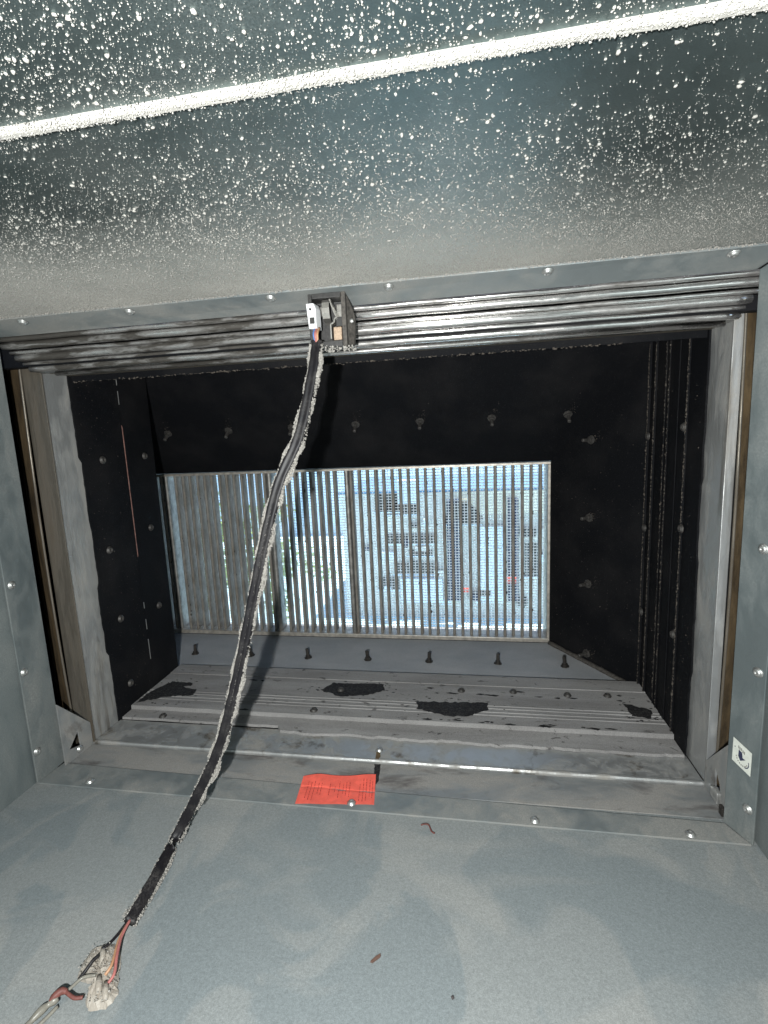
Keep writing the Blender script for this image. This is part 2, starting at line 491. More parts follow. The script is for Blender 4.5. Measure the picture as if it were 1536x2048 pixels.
# ------------------------------------------------------------------ the duct in front of the damper
YB = -0.85
fb = B().box(-0.3065, 0.3075, YB, 0.0248, -0.0035, -0.0005)
tag(build("floor", fb, "floor_zinc"), kind="structure")
tag(build("wall_left", B().box(-0.3065, -0.3035, YB, 0.0248, -0.0005, 0.412), "wall_zinc"), kind="structure")
tag(build("wall_right", B().box(0.3045, 0.3075, YB, 0.0248, -0.0005, 0.412), "wall_zinc"), kind="structure")
tag(build("light_block_end", B().box(-0.3065, 0.3075, YB - 0.003, YB, -0.0035, 0.415), "end_block"), kind="structure")  # unseen panel added behind the camera to shut out sky light
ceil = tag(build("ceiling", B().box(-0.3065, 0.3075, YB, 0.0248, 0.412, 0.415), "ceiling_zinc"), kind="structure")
# folded slip seam across the ceiling
sp = [(-0.1950, 0.4125), (-0.1946, 0.4110), (-0.1940, 0.4100), (-0.1922, 0.4099), (-0.1908, 0.4108), (-0.1902, 0.4125)]
build("seam", B().extrude_x(sp, -0.303, 0.304, 60, True, 0.00012), "dust", ceil)

def noise2(x, y, s):
    return (np.sin(x * s * 1.0 + 1.3 * np.sin(y * s * 0.7)) * np.cos(y * s * 1.1 + 1.1 * np.sin(x * s * 0.6 + 2)) + 1) / 2
def ceiling_dust():
    P = []; Rr = []
    n = 145000
    x = rng.uniform(-0.30, 0.30, n); y = rng.uniform(-0.30, -0.002, n)
    keep = 0.30 + 0.45 * noise2(x, y, 42) + 0.25 * noise2(x + 3, y, 130)
    keep *= np.where((y > -0.182), np.clip((y + 0.184) / 0.05, 0.06, 1), 1.0)
    keep *= np.where((x > 0.07) & (y < -0.06), np.clip(1 - (x - 0.07) * 4.5, 0.28, 1), 1.0)
    keep *= np.where(np.abs(y + 0.192) < 0.006, 0, 1)
    s = rng.uniform(0, 1, n) < keep * 0.8
    x, y = x[s], y[s]
    r = 0.00017 * np.exp(rng.normal(0, 0.6, len(x)))
    r = np.clip(r, 0.00009, 0.00075)
    r *= np.where(y > -0.08, np.clip(1 - (y + 0.08) * 6, 0.5, 1), 1)
    P.append(np.stack([x, y, 0.4119 - r * 0.2], 1)); Rr.append(r)
    # the dust that clings to the folded seam
    n = 15000
    x = rng.uniform(-0.303, 0.303, n)
    y = -0.1930 + rng.normal(0, 1, n) * np.where(rng.uniform(0, 1, n) < 0.2, 0.0026, 0.0009) - np.abs(rng.normal(0, 0.0012, n)) * (0.2 + noise2(x, x * 0 + 1, 90))
    z = 0.4099 + np.clip(np.abs(y + 0.193) - 0.0016, 0, 1) * 1.0 + rng.uniform(-0.0002, 0.0004, n)
    z = np.minimum(z, 0.4119)
    r = 0.00018 * np.exp(rng.normal(0, 0.45, n))
    P.append(np.stack([x, y, z], 1)); Rr.append(np.clip(r, 0.0001, 0.0006))
    P = np.concatenate(P); Rr = np.concatenate(Rr)
    o = tufts("ceiling_dust", P, Rr, "dust", None, (1, 1, 0.8), 1, 3)
    tag(o, "pale dust tufts clinging all over the metal ceiling", "dust", kind="stuff")
    n = 110000  # specks packed toward the damper, standing in for reflected glow
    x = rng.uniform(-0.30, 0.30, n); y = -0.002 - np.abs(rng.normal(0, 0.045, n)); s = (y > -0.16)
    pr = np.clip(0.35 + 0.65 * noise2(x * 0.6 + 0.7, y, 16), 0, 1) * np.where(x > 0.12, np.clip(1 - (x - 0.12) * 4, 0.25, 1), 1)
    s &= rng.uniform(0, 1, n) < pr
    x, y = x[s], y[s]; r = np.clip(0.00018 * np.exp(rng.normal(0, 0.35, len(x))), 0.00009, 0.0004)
    tufts("fine_dust_glow", np.stack([x, y, 0.4119 - r * 0.4], 1), r, "dust", ceil, (1, 1, 1), 0, 5)
    n = 60000  # plain fine dust across the ceiling
    x = rng.uniform(-0.30, 0.30, n); y = rng.uniform(-0.25, -0.01, n)
    s = rng.uniform(0, 1, n) < (0.3 + 0.7 * noise2(x, y, 30)) * np.where(x > 0.1, 0.55, 1.0)
    x, y = x[s], y[s]; r = np.clip(0.00011 * np.exp(rng.normal(0, 0.3, len(x))), 0.00006, 0.0002)
    tufts("fine_dust_glow", np.stack([x, y, 0.4119 - r * 0.4], 1), r, "dust", ceil, (1, 1, 1), 0, 6)
    # line of dust caught between flange and ceiling
    n = 2600
    x = rng.uniform(-0.30, 0.30, n)
    P = np.stack([x, rng.normal(-0.0026, 0.0006, n), 0.4112 - np.abs(rng.normal(0, 0.0006, n))], 1)
    tufts("dust_line", P, np.clip(0.00024 * np.exp(rng.normal(0, .4, n)), .00012, .0006), "dust_grey", ceil, None, 1, 4)
ceiling_dust()

# ------------------------------------------------------------------ casing round damper, sleeve and hood (unseen, added to keep daylight out)
cs = B()
cs.box(-0.50, 0.50, 0.026, 0.344, 0.425, 0.430)
cs.box(-0.50, 0.50, 0.026, 0.344, -0.030, -0.025)
cs.box(-0.50, -0.495, 0.026, 0.344, -0.025, 0.425)
cs.box(0.495, 0.50, 0.026, 0.344, -0.025, 0.425)
cs.box(-0.495, -0.316, 0.026, 0.030, -0.025, 0.425)
cs.box(0.316, 0.495, 0.026, 0.030, -0.025, 0.425)
cs.box(-0.316, 0.316, 0.026, 0.030, 0.4125, 0.425)
cs.box(-0.316, 0.316, 0.026, 0.030, -0.025, -0.0055)
tag(build("light_block_casing", cs, "casing_steel"), kind="structure")
ow = B()
ow.box(-4.0, -0.4435, 0.3455, 0.375, -6.0, 1.2)
ow.box(0.2165, 4.0, 0.3455, 0.375, -6.0, 1.2)
ow.box(-0.4435, 0.2165, 0.3455, 0.375, 0.2660, 1.2)
ow.box(-0.4435, 0.2165, 0.3455, 0.375, -6.0, -0.0030)
tag(build("wall_outer", ow, "casing_steel"), kind="structure")

# ------------------------------------------------------------------ curtain fire damper
D = thing("fire_damper", (0, 0, 0), "galvanised curtain fire damper framing the opening, folded blades stacked along its top", "damper")
FS, FO = 1.07, Vector((-0.00695, 0.02452, -0.02144))      # damper, sleeve, grille and sensor are scaled up about the camera further down
IX0, IX1 = -0.267, 0.281
def flange(poly, d, mat="flange_zinc"):
    q_ = [(Vector(p) - FO) / FS for p in poly]
    return build("flange", B().prism(q_, Vector(d) / FS), mat, D, False, 0.0004)
g = 0.0004
f_bot = flange([(-0.2995, 0, -0.0003), (0.2995, 0, -0.0003), (0.2905, 0.0195, -0.0003), (-0.2978, 0.0285, -0.0003)], (0, 0, 0.0017))
f_top = flange([(-0.2995, 0, 0.4104), (0.2995, 0, 0.4104), (0.2885, 0.0240, 0.4030), (-0.2978, 0.0285, 0.4045)], (0, 0, 0.0016))
f_left = flange([(-0.3010, 0, 0.0002), (-0.3000, 0.0303, 0.0018), (-0.3000, 0.0303, 0.4040), (-0.3010, 0, 0.4100)], (0.0017, 0, 0), "flange_side")
f_right = flange([(0.3000, 0, 0.0002), (0.2900, 0.0205, 0.0018), (0.2890, 0.0215, 0.4025), (0.3000, 0, 0.4100)], (0.0015, 0.0007, 0), "flange_side")
scr = B().lathe([(0.0035, 0), (0.0035, 0.0004), (0.0027, 0.0007), (0.0026, 0.0013), (0.0019, 0.0019), (0.0010, 0.0022), (0.0007, 0.0016)], (0, 0, 0), (0, 0, 1), 12)
scr_me = proto("screw", scr, "screw_steel", True)
def set_screw(parent, p, n_):
    o = rep("screw", scr_me, parent, (Vector(p) - FO) / FS)
    o.rotation_euler = Vector(n_).to_track_quat('Z', 'Y').to_euler()
for x in (-0.2465, -0.152, -0.038, 0.0487, 0.1547, 0.2656):
    set_screw(f_top, (x, 0.0050, 0.4090), (0, -0.25, -1))
for x, y in ((-0.2502, 0.0069), (-0.0007, 0.0062), (0.1481, 0.0055), (0.2605, 0.0048)):
    set_screw(f_bot, (x, y, 0.0014 if abs(x) > 0.01 else 0.0026), (0, 0, 1))
for y, z in ((0.0042, 0.0307), (0.0045, 0.1091), (0.0062, 0.1905), (0.0060, 0.285)):
    set_screw(f_left, (-0.2992, y, z), (1, 0, 0))
for y, z in ((0.0048, 0.0262), (0.0050, 0.1325), (0.0074, 0.2201), (0.0060, 0.315)):
    set_screw(f_right, (0.3 - y * 0.49, y, z), (-0.9, -0.43, 0))

# sill: front tread, then the raised rear tread with a rolled edge
build("sill", B().box(IX0 - 0.002, IX1 + 0.002, 0.0004, 0.0345, 0.0165, 0.0198), "sill_zinc", D, False, 0.0004)
sr = [(0.0350, 0.0165), (0.0348, 0.0212), (0.0356, 0.0226), (0.0372, 0.0228), (0.0390, 0.0222), (0.0720, 0.0222), (0.0720, 0.0165)]
build("sill", B().extrude_x(sr, -0.2690, 0.2825, 40, True, 0.00008), "post_zinc", D)
rep("screw", scr_me, D, (0.0165, 0.050, 0.0222))

# side tracks: bright rear lip, stained inner fold, rusty web
for s, xi, xf in ((-1, -0.2655, -0.2850), (1, 0.2825, 0.2890)):
    t = B()
    t.prism([(xi, 0.0350, 0.0195), (xf, 0.0350, 0.0195), (xf, 0.0350, 0.3930), (xi, 0.0350, 0.3930)], (0, 0.0014, 0))
    tr = build("guide_track", t, "track_zinc" if s < 0 else "post_zinc", D, False, 0.0003)
    x2 = xf + s * 0.030
    n = 24; pv = []
    for k in range(n + 1):
        z = 0.0195 + (0.393 - 0.0195) * k / n
        bow = 0.0035 * math.sin(math.pi * k / n)
        pv.append((xf + s * 0.0002, 0.0345 - bow, z)); pv.append((x2, 0.050, z))
    b = B(); b.add(pv, [(2 * k, 2 * k + 1, 2 * k + 3, 2 * k + 2) for k in range(n)])
    build("track_web", b, "rust", tr)
    # rolled bead where the fold meets the lip
    build("track_bead", B().tube([(xf, 0.0342 - 0.0035 * math.sin(math.pi * k / 24), 0.0195 + 0.3735 * k / 24) for k in range(25)], 0.0011, 6), "track_zinc", tr, True)
    # jamb strip running back to the sleeve
    xs = -0.2660 if s < 0 else 0.2830
    b = B().box(min(xs, xs + s * 0.0015), max(xs, xs + s * 0.0015), 0.0366, 0.0740, 0.0225, 0.3860)
    build("jamb", b, "post_zinc", D, False, 0.0004)
    # rolled front edge of the jamb
    build("jamb_edge", B().tube([(xs + s * 0.0004, 0.0362, 0.0228), (xs + s * 0.0004, 0.0362, 0.3855)], 0.0010, 8), "screw_steel", D, True)

def plate_hole(outer, inner, x, thick):
    """plate in the yz plane with a real hole in it"""
    bm = bmesh.new()
    loops = []
    for lp in (outer, inner):
        vs = [bm.verts.new((x, y, z)) for y, z in lp]
        loops += [bm.edges.new((vs[i], vs[(i + 1) % len(vs)])) for i in range(len(vs))]
    r = bmesh.ops.triangle_fill(bm, edges=loops, use_beauty=True)
    fs = [e for e in r["geom"] if isinstance(e, bmesh.types.BMFace)]
    ex = bmesh.ops.extrude_face_region(bm, geom=fs)
    bmesh.ops.translate(bm, verts=[e for e in ex["geom"] if isinstance(e, bmesh.types.BMVert)], vec=(thick, 0, 0))
    b = B(); bm.verts.index_update()
    b.add([v.co[:] for v in bm.verts], [[v.index for v in f.verts] for f in bm.faces]); bm.free()
    return b
lp = plate_hole([(0.0008, 0.0202), (0.0342, 0.0202), (0.0342, 0.043), (0.0008, 0.081)],
                [(0.0070, 0.0325), (0.0190, 0.0440), (0.0200, 0.0285)], -0.2668, -0.0012)
lock = build("corner_lock", lp, "sill_zinc", D)
rep("screw", scr_me, lock, (-0.2664, 0.0175, 0.0262), (0, R_(90), 0))
rp = plate_hole([(0.0008, 0.0202), (0.0342, 0.0202), (0.0342, 0.043), (0.0008, 0.081)],
                [(0.0195, 0.0470), (0.0125, 0.0390), (0.0105, 0.0275), (0.0185, 0.0270)], 0.2818, 0.0012)
lock = build("corner_lock", rp, "sill_zinc", D)
cl = B().prism([(0.2822, 0.0190, 0.0255), (0.2822, 0.0090, 0.0245), (0.2822, 0.0090, 0.0330), (0.2822, 0.0150, 0.0350), (0.2822, 0.0195, 0.0330)], (-0.0035, 0, 0))
build("spring_clip", cl, "screw_steel", lock, False, 0.0008)
build("spring_clip", B().box(0.2790, 0.2815, 0.0015, 0.0065, 0.0205, 0.0275), "dark_bolt", lock, False, 0.0006)

# folded curtain blades: rolled beads one under the other
def bead(y, z, r, tail):
    pr = [(y + r * math.cos(a), z + r * math.sin(a)) for a in (R_(40 + 260 * k / 13) for k in range(14))]
    pr = [(y + tail, z + r * 0.9)] + pr[::1] + [(y + tail, z - r * 0.9)]
    return pr
for y, z, r, xa, xb in ((0.0052, 0.3966, 0.0020, -0.2730, 0.2930), (0.0082, 0.3920, 0.0029, -0.2715, 0.2925), (0.0118, 0.3872, 0.0015, -0.2690, 0.2900), (0.0140, 0.3832, 0.0030, -0.2655, 0.2815),
                        (0.0180, 0.3790, 0.0016, -0.2640, 0.2800), (0.0215, 0.3752, 0.0026, -0.2615, 0.2785)):
    build("blade", B().extrude_x(bead(y, z, r, 0.012), xa, xb, 60, True, 0.00012), "curtain_steel", D, True)
hd = B().box(-0.2655, 0.2820, 0.0250, 0.0660, 0.3745, 0.3760)
build("header_plate", hd, "track_zinc", D)
build("header_plate", B().box(-0.300, 0.300, 0.0170, 0.0250, 0.3765, 0.4090), "black_liner", D)
build("header_rod", B().tube([(-0.246, 0.0305, 0.3715), (0.2745, 0.0305, 0.3715)], 0.0017, 8), "curtain_steel", D, True)

# ------------------------------------------------------------------ black lined sleeve and hood behind the damper
S = thing("lined_sleeve", (0, 0.07, 0.02), "black lined sleeve and hood with rows of bolts behind the damper", "duct")
def wavy(n, a, seed):
    q = random.Random(seed); w_ = [q.uniform(-1, 1) for _ in range(n + 4)]
    return [a * (0.5 * w_[i] + 0.3 * (w_[i + 1] + w_[i + 2]) / 2 + 0.5 * w_[(i // 4) + 1]) for i in range(n + 1)]
def side_panel(x, th, y1, z0, z1, edge, seed, steps=()):
    n = 70; wv = wavy(n, 0.0008, seed); poly = []
    for k in range(n + 1):
        z = z0 + (z1 - z0) * k / n
        e = edge + wv[k] + sum(d for (za, zb, d) in steps if za < z < zb)
        poly.append((x, e, z))
    b = B(); vs = []; fs = []
    for (xx, yy, zz) in poly:
        vs += [(x, yy, zz), (x, y1, zz), (x + th, yy, zz), (x + th, y1, zz)]
    for k in range(n):
        a, c = 4 * k, 4 * k + 4
        fs += [(a, a + 1, c + 1, c), (a + 2, c + 2, c + 3, a + 3), (a, c, c + 2, a + 2), (a + 1, a + 3, c + 3, c + 1)]
    fs += [(0, 2, 3, 1), (4 * n, 4 * n + 1, 4 * n + 3, 4 * n + 2)]
    return b.add(vs, fs)
wl = build("side_wall", side_panel(-0.2640, -0.0012, 0.1275, 0.0235, 0.3870, 0.0665, 5, ((0.297, 0.39, -0.0030), (0.0, 0.17, -0.002), (0.0, 0.10, 0.003))), "black_liner", S)
wl2 = build("side_wall", B().box(-0.2662, -0.2650, 0.1290, 0.1790, 0.0235, 0.3880), "black_liner", S)
build("light_slit", B().prism([(-0.2638, 0.1277, 0.185), (-0.2638, 0.1286, 0.187), (-0.2638, 0.1289, 0.327), (-0.2638, 0.1280, 0.330)], (-0.0015, 0, 0)), "slit_pink", wl2)  # pink strip standing in for daylight leaking through the seam
for a, b_ in ((0.064, 0.088), (0.125, 0.132), (0.1, 0.112), (0.352, 0.366), (0.372, 0.384)):
    build("light_slit", B().box(-0.2652, -0.2638, 0.1279, 0.1285, a, b_), "post_zinc", wl2)  # pale strips carry the painted slit along the seam
nut = B().lathe([(0.0040, 0), (0.0040, 0.0007), (0.0031, 0.0010), (0.0029, 0.0022), (0.0021, 0.0025), (0.0017, 0.0015), (0.0012, 0.0014)], (0, 0, 0), (1, 0, 0), 10)
nut_me = proto("rivet", nut, "grey_bolt", True)
for y, z in ((0.157, 0.213), (0.155, 0.119), (0.161, 0.296)):
    rep("rivet", nut_me, wl2, (-0.2650, y, z))
for y, z in ((0.086, 0.203), (0.089, 0.128), (0.091, 0.054), (0.093, 0.295)):
    rep("rivet", nut_me, wl, (-0.2640, y, z))
wr = build("side_wall", side_panel(0.2805, 0.0015, 0.1795, 0.0235, 0.3870, 0.0670, 8, ((0.26, 0.39, -0.0015), (0.10, 0.20, -0.002))), "black_liner", S)
rd = []
for y, wdt, h in ((0.0925, 0.0016, 0.0022), (0.1120, 0.0120, 0.0012), (0.1320, 0.0012, 0.0016), (0.1400, 0.0010, 0.0014), (0.1620, 0.0014, 0.0026), (0.1780, 0.0016, 0.0030)):
    build("seam_ridge", B().box(0.2805 - h, 0.2802, y, y + wdt, 0.028, 0.3860), "black_liner", wr, False, 0.0003)
    if wdt < 0.005:
        k = int(900 if y < 0.1 or y > 0.16 else 420)
        z = rng.uniform(0.03, 0.383, k)
        rd.append(np.stack([np.full(k, 0.2805 - h) + rng.normal(0, 0.0002, k), y + rng.normal(0, 0.00035, k), z], 1))
rd = np.concatenate(rd)
tufts("dust_line", rd, np.clip(0.0002 * np.exp(rng.normal(0, .45, len(rd))), .0001, .0009), "dust_brown", wr, (1, 1, 2.0), 1, 9)
for y, z in ((0.172, 0.295), (0.172, 0.203), (0.172, 0.114)):
    rep("rivet", nut_me, wr, (0.2775, y, z), (0, 0, math.pi))
for y, z in ((0.0915, 0.218), (0.097, 0.121), (0.096, 0.303)):
    rep("rivet", nut_me, wr, (0.2790, y, z), (0, 0, math.pi))
# top of sleeve with the hanging lip at the front
tp = build("top_wall", B().box(-0.2665, 0.2820, 0.0662, 0.1800, 0.3885, 0.3900), "black_liner", S)
build("top_lip", B().box(-0.2635, 0.2800, 0.0664, 0.0680, 0.3690, 0.3884), "black_liner", tp, False, 0.0004)
k = 420
tufts("dust_line", np.stack([rng.uniform(-0.262, 0.22, k), rng.normal(0.0664, 0.0003, k), 0.3690 + rng.normal(0, 0.0004, k)], 1),
      np.clip(0.0003 * np.exp(rng.normal(0, .4, k)), .0002, .0008), "dust_brown", tp, (2, 1, 1), 1, 12)
# hood: sloping top, slanting right cheek, splayed left cheek
HY0, HY1 = 0.1802, 0.2955
def slope_z(y): return 0.3890 + (0.2665 - 0.3890) * (y - 0.1802) / (HY1 - 0.1802)
def cheek_x(y): return 0.2805 + (0.2060 - 0.2805) * (y - 0.1802) / (HY1 - 0.1802)
ht = build("hood_top", B().prism([(-0.43, HY0, 0.3890), (0.290, HY0, 0.3890), (0.290, HY1, 0.2665), (-0.43, HY1, 0.2665)], (0, 0.0012, 0.0012)), "black_liner", S)
hr = build("hood_cheek", B().prism([(0.2808, HY0, 0.0215), (0.2060, HY1, 0.0215), (0.2060, HY1, 0.2675), (0.2808, HY0, 0.3900)], (0.0012, 0.0010, 0)), "black_liner", S)
build("hood_cheek", B().prism([(-0.2665, HY0 + 0.001, 0.0215), (-0.4040, HY1, 0.0215), (-0.4040, HY1, 0.2675), (-0.2665, HY0 + 0.001, 0.3900)], (-0.0012, 0.0010, 0)), "black_liner", S)
build("back_ring", B().box(-0.43, 0.215, 0.2958, 0.3003, 0.2672, 0.30), "black_liner", S)
build("back_ring", B().box(0.2066, 0.30, 0.2958, 0.3003, 0.0, 0.30), "black_liner", S)
bolt = B().lathe([(0.0052, 0), (0.0050, 0.0010), (0.0034, 0.0012), (0.0034, 0.0036), (0.0021, 0.0038), (0.0021, 0.0125), (0.0016, 0.0130)], (0, 0, 0), (0, 0, 1), 8)
bolt_me = proto("bolt", bolt, "dark_bolt")
bolt_g = proto("bolt", bolt, "grey_bolt")
hf = build("hood_floor", B().box(-0.43, 0.2815, 0.1830, 0.2958, 0.0195, 0.0222), "hood_floor", S)
for x in (-0.272, -0.1905, -0.110, -0.030, 0.049, 0.134, 0.213):
    rep("bolt", bolt_me, hf, (x, 0.230 + random.uniform(-.001, .001), 0.0222), (random.uniform(-.1, .1), random.uniform(-.1, .1), random.random()))
nt = Vector((0, -(0.3890 - 0.2665), -(HY1 - HY0))).normalized()
for x in (-0.285, -0.200, -0.115, -0.033, 0.046, 0.130, 0.215):
    o = rep("bolt", bolt_g, ht, (x, 0.243, slope_z(0.243)))
    o.rotation_euler = nt.to_track_quat('Z', 'Y').to_euler()
nr = Vector((-(HY1 - HY0), -(0.2805 - 0.2060), 0)).normalized()
for z in (0.292, 0.202, 0.122, 0.034):
    o = rep("bolt", bolt_g, hr, (cheek_x(0.242), 0.242, z))
    o.rotation_euler = nr.to_track_quat('Z', 'Y').to_euler()
# dust settled round the studs
P = []; Rr = []
def spray(c, u, v, n, su, sv, r):
    c, u, v = map(np.array, (c, u, v))
    a = rng.normal(0, su, (n, 1)); b_ = np.abs(rng.normal(0, sv, (n, 1)))
    P.append(c + a * u + b_ * v); Rr.append(np.clip(r * np.exp(rng.normal(0, .4, n)), .00012, .0008))
for x in (-0.285, -0.200, -0.115, -0.033, 0.046, 0.130, 0.215):
    spray((x, 0.2425, slope_z(0.2425) - 0.0003), (1, 0, 0), (0.35, -0.64, 0.68), 50, 0.003, 0.010, 0.00022)
for z in (0.292, 0.202, 0.122, 0.034):
    spray((cheek_x(0.2425) - 0.0003, 0.2425, z), (0, 0, 1), (0.5, -0.8, 0.3), 60, 0.004, 0.010, 0.00022)
P = np.concatenate(P); Rr = np.concatenate(Rr)
tufts("dust_smear", P, Rr, "dust_brown", S, None, 1, 21)
k = 900
yy = rng.uniform(0.07, 0.293, k); zz = 0.025 + rng.beta(1.0, 1.6, k) * 0.33
xx = np.where(yy < 0.1802, 0.2803, 0.2805 + (0.2060 - 0.2805) * (yy - 0.1802) / (HY1 - 0.1802) - 0.0001)
s_ = zz < np.where(yy < 0.1802, 0.386, 0.389 - (yy - 0.1802) * 1.06)
tufts("dust_fleck", np.stack([xx, yy, zz], 1)[s_], np.clip(0.00016 * np.exp(rng.normal(0, .5, k)), .00008, .0006)[s_], "dust_brown", S, None, 1, 71)
k = 500
tufts("dust_fleck", np.stack([np.full(k, -0.2639), rng.uniform(0.07, 0.126, k), rng.uniform(0.03, 0.38, k)], 1), np.clip(0.00014 * np.exp(rng.normal(0, .5, k)), .00008, .0005), "dust_brown", S, None, 1, 72)
# caulk bead along the foot of the right cheek
build("caulk_bead", B().tube([(cheek_x(y) - 0.0020, y, 0.0235 + random.uniform(-.0003, .0003)) for y in np.linspace(0.182, 0.294, 24)], [0.0028 + random.uniform(-.0004, .0005) for _ in range(24)], 7), "dusty_plastic", S, True)
# floor sheets of the sleeve, one lapped over the next
def floor_sheet(y0, y1, z0, z1, wave, seed, xa=-0.2640, xb=0.2800, left_edge=None):
    n = 110; wv = wavy(n, wave, seed); vs = []; fs = []
    for k in range(n + 1):
        x = xa + (xb - xa) * k / n
        e = y0 + wv[k]
        if left_edge and x < left_edge[0]: e = left_edge[1] + wv[k] * 0.3
        vs += [(x, e, z0), (x, y1, z0), (x, e + 0.0004, z1), (x, y1, z1)]
    for k in range(n):
        a, c = 4 * k, 4 * k + 4
        fs += [(a, c, c + 1, a + 1), (a + 2, a + 3, c + 3, c + 2), (a, a + 2, c + 2, c), (a + 1, c + 1, c + 3, a + 3)]
    fs += [(0, 1, 3, 2), (4 * n, 4 * n + 2, 4 * n + 3, 4 * n + 1)]
    return B().add(vs, fs)
build("floor_sheet", floor_sheet(0.0655, 0.1020, 0.0224, 0.0250, 0.0020, 31, left_edge=(-0.088, 0.0735)), "dusty_liner", S)
build("floor_sheet", floor_sheet(0.0880, 0.1605, 0.0252, 0.0296, 0.0003, 32), "dusty_liner", S)
for y in (0.1030, 0.1085, 0.1150, 0.1200):
    build("floor_rib", B().extrude_x([(y, 0.0294), (y + 0.0005, 0.0302), (y + 0.0018, 0.0302), (y + 0.0023, 0.0294)], -0.2635, 0.2795, 30, True, 0.00012), "dusty_liner", S)
build("floor_sheet", floor_sheet(0.1600, 0.1825, 0.0250, 0.0303, 0.0002, 33), "dusty_liner", S)
def patch(pts, z, seed, name="bare_patch", mat="bare_black", parent=S, jag=0.0012):
    q = random.Random(seed); out = []
    for i in range(len(pts)):
        a = Vector((*pts[i], z)); c = Vector((*pts[(i + 1) % len(pts)], z)); k = max(2, int((c - a).length / 0.0025))
        for j in range(k):
            p = a.lerp(c, j / k); out.append((p.x + q.uniform(-jag, jag), p.y + q.uniform(-jag, jag), z))
    b = B().prism(out, (0, 0, -0.0003))
    return build(name, b, mat, parent)
patch([(-0.0644, 0.1366), (-0.0556, 0.153), (0.0021, 0.1555), (0.0071, 0.1426), (-0.0102, 0.1306), (-0.0395, 0.125)], 0.0300, 1)
patch([(0.0435, 0.1212), (0.117, 0.1248), (0.1165, 0.1126), (0.099, 0.1003), (0.0796, 0.0967), (0.0463, 0.1081)], 0.0306, 2)
patch([(-0.2478, 0.1397), (-0.2212, 0.1383), (-0.2190, 0.1330), (-0.2290, 0.1290), (-0.2085, 0.1240), (-0.2060, 0.1120), (-0.2327, 0.1080), (-0.2610, 0.0920), (-0.2600, 0.1150)], 0.0306, 3)
patch([(0.2507, 0.1366), (0.2740, 0.1255), (0.2679, 0.1100), (0.2532, 0.1145)], 0.0306, 4)
rep("rivet", nut_me, S, (-0.042, 0.138, 0.0300), (0, R_(-90), 0))
q = random.Random(5)
for k in range(34):
    x = q.choice((q.uniform(-0.06, 0.27), q.uniform(0.05, 0.22), q.uniform(-0.24, 0.27))); y = q.choice((0.0890, 0.0905, 0.141, 0.1505, 0.0895)) + q.uniform(0, 0.002)
    z = 0.0299
    a = q.uniform(0.0015, 0.006); c = q.uniform(0.0006, 0.0017)
    patch([(x - a, y), (x, y + c), (x + a, y + c * 0.3), (x + a * 0.4, y - c)], z, 50 + k, jag=0.0004)
for x, y in ((-0.22, 0.078), (-0.15, 0.081), (0.09, 0.148), (0.145, 0.150), (0.20, 0.148), (0.24, 0.150), (-0.06, 0.096)):
    rep("rivet", nut_me, S, (x, y, 0.0250 if y < 0.088 else 0.0296), (0, R_(-90), 0))
q = random.Random(77)
for pcx, pcy, rx, ry in ((-0.03, 0.141, 0.042, 0.019), (0.08, 0.111, 0.045, 0.018), (-0.232, 0.118, 0.034, 0.026), (0.262, 0.122, 0.016, 0.016)):
    for k in range(22):
        a = q.uniform(0, 6.28); e = q.uniform(0.9, 1.2); x = pcx + rx * e * math.cos(a); y = pcy + ry * e * math.sin(a)
        if not (-0.262 < x < 0.277 and 0.0905 < y < 0.158): continue
        d1 = q.uniform(0.0005, 0.0022); d2 = q.uniform(0.0003, 0.0009)
        patch([(x - d1, y), (x, y + d2), (x + d1, y + d2 * .3), (x + d1 * .3, y - d2)], 0.0305 if 0.1025 < y < 0.1225 else 0.0299, 300 + k, jag=0.0002)
# rusty drip behind the red label
patch([(0.0145, 0.046), (0.0180, 0.046), (0.0190, 0.040), (0.0180, 0.0365), (0.0150, 0.0365)], 0.0231, 90, "rust_drip", "rust", D, 0.0004)
patch([(0.0150, 0.0335), (0.0200, 0.0335), (0.0215, 0.022), (0.0218, 0.013), (0.0205, 0.008), (0.0195, 0.014), (0.0165, 0.023)], 0.0201, 91, "rust_drip", "bare_black", D, 0.0004)

# ------------------------------------------------------------------ louver with vertical vanes and wire screen
LX0, LX1, LZ0, LZ1 = -0.404, 0.2060, 0.0225, 0.2655
L = thing("louver_grille", (-0.1, 0.31, 0.0225), "dusty metal grille of upright vanes with wire screen, daylight behind", "grille")
t = 0.0035
build("frame_rail", B().box(LX0, LX1, 0.2965, 0.3280, LZ1 - t, LZ1), "louver_edge", L, False, 0.0005)
build("frame_rail", B().box(LX0, LX1, 0.2965, 0.3280, LZ0, LZ0 + t + 0.002), "louver_edge", L, False, 0.0005)
build("frame_stile", B().box(LX1 - t, LX1 - 0.0001, 0.2968, 0.3279, LZ0 + t + 0.0021, LZ1 - t - 0.0001), "louver_edge", L, False, 0.0005)
build("frame_stile", B().box(LX0, LX0 + t, 0.2968, 0.3279, LZ0 + t + 0.0021, LZ1 - t - 0.0001), "louver_edge", L, False, 0.0005)
vz0, vz1 = LZ0 + t + 0.0022, LZ1 - t - 0.0002
vh = vz1 - vz0
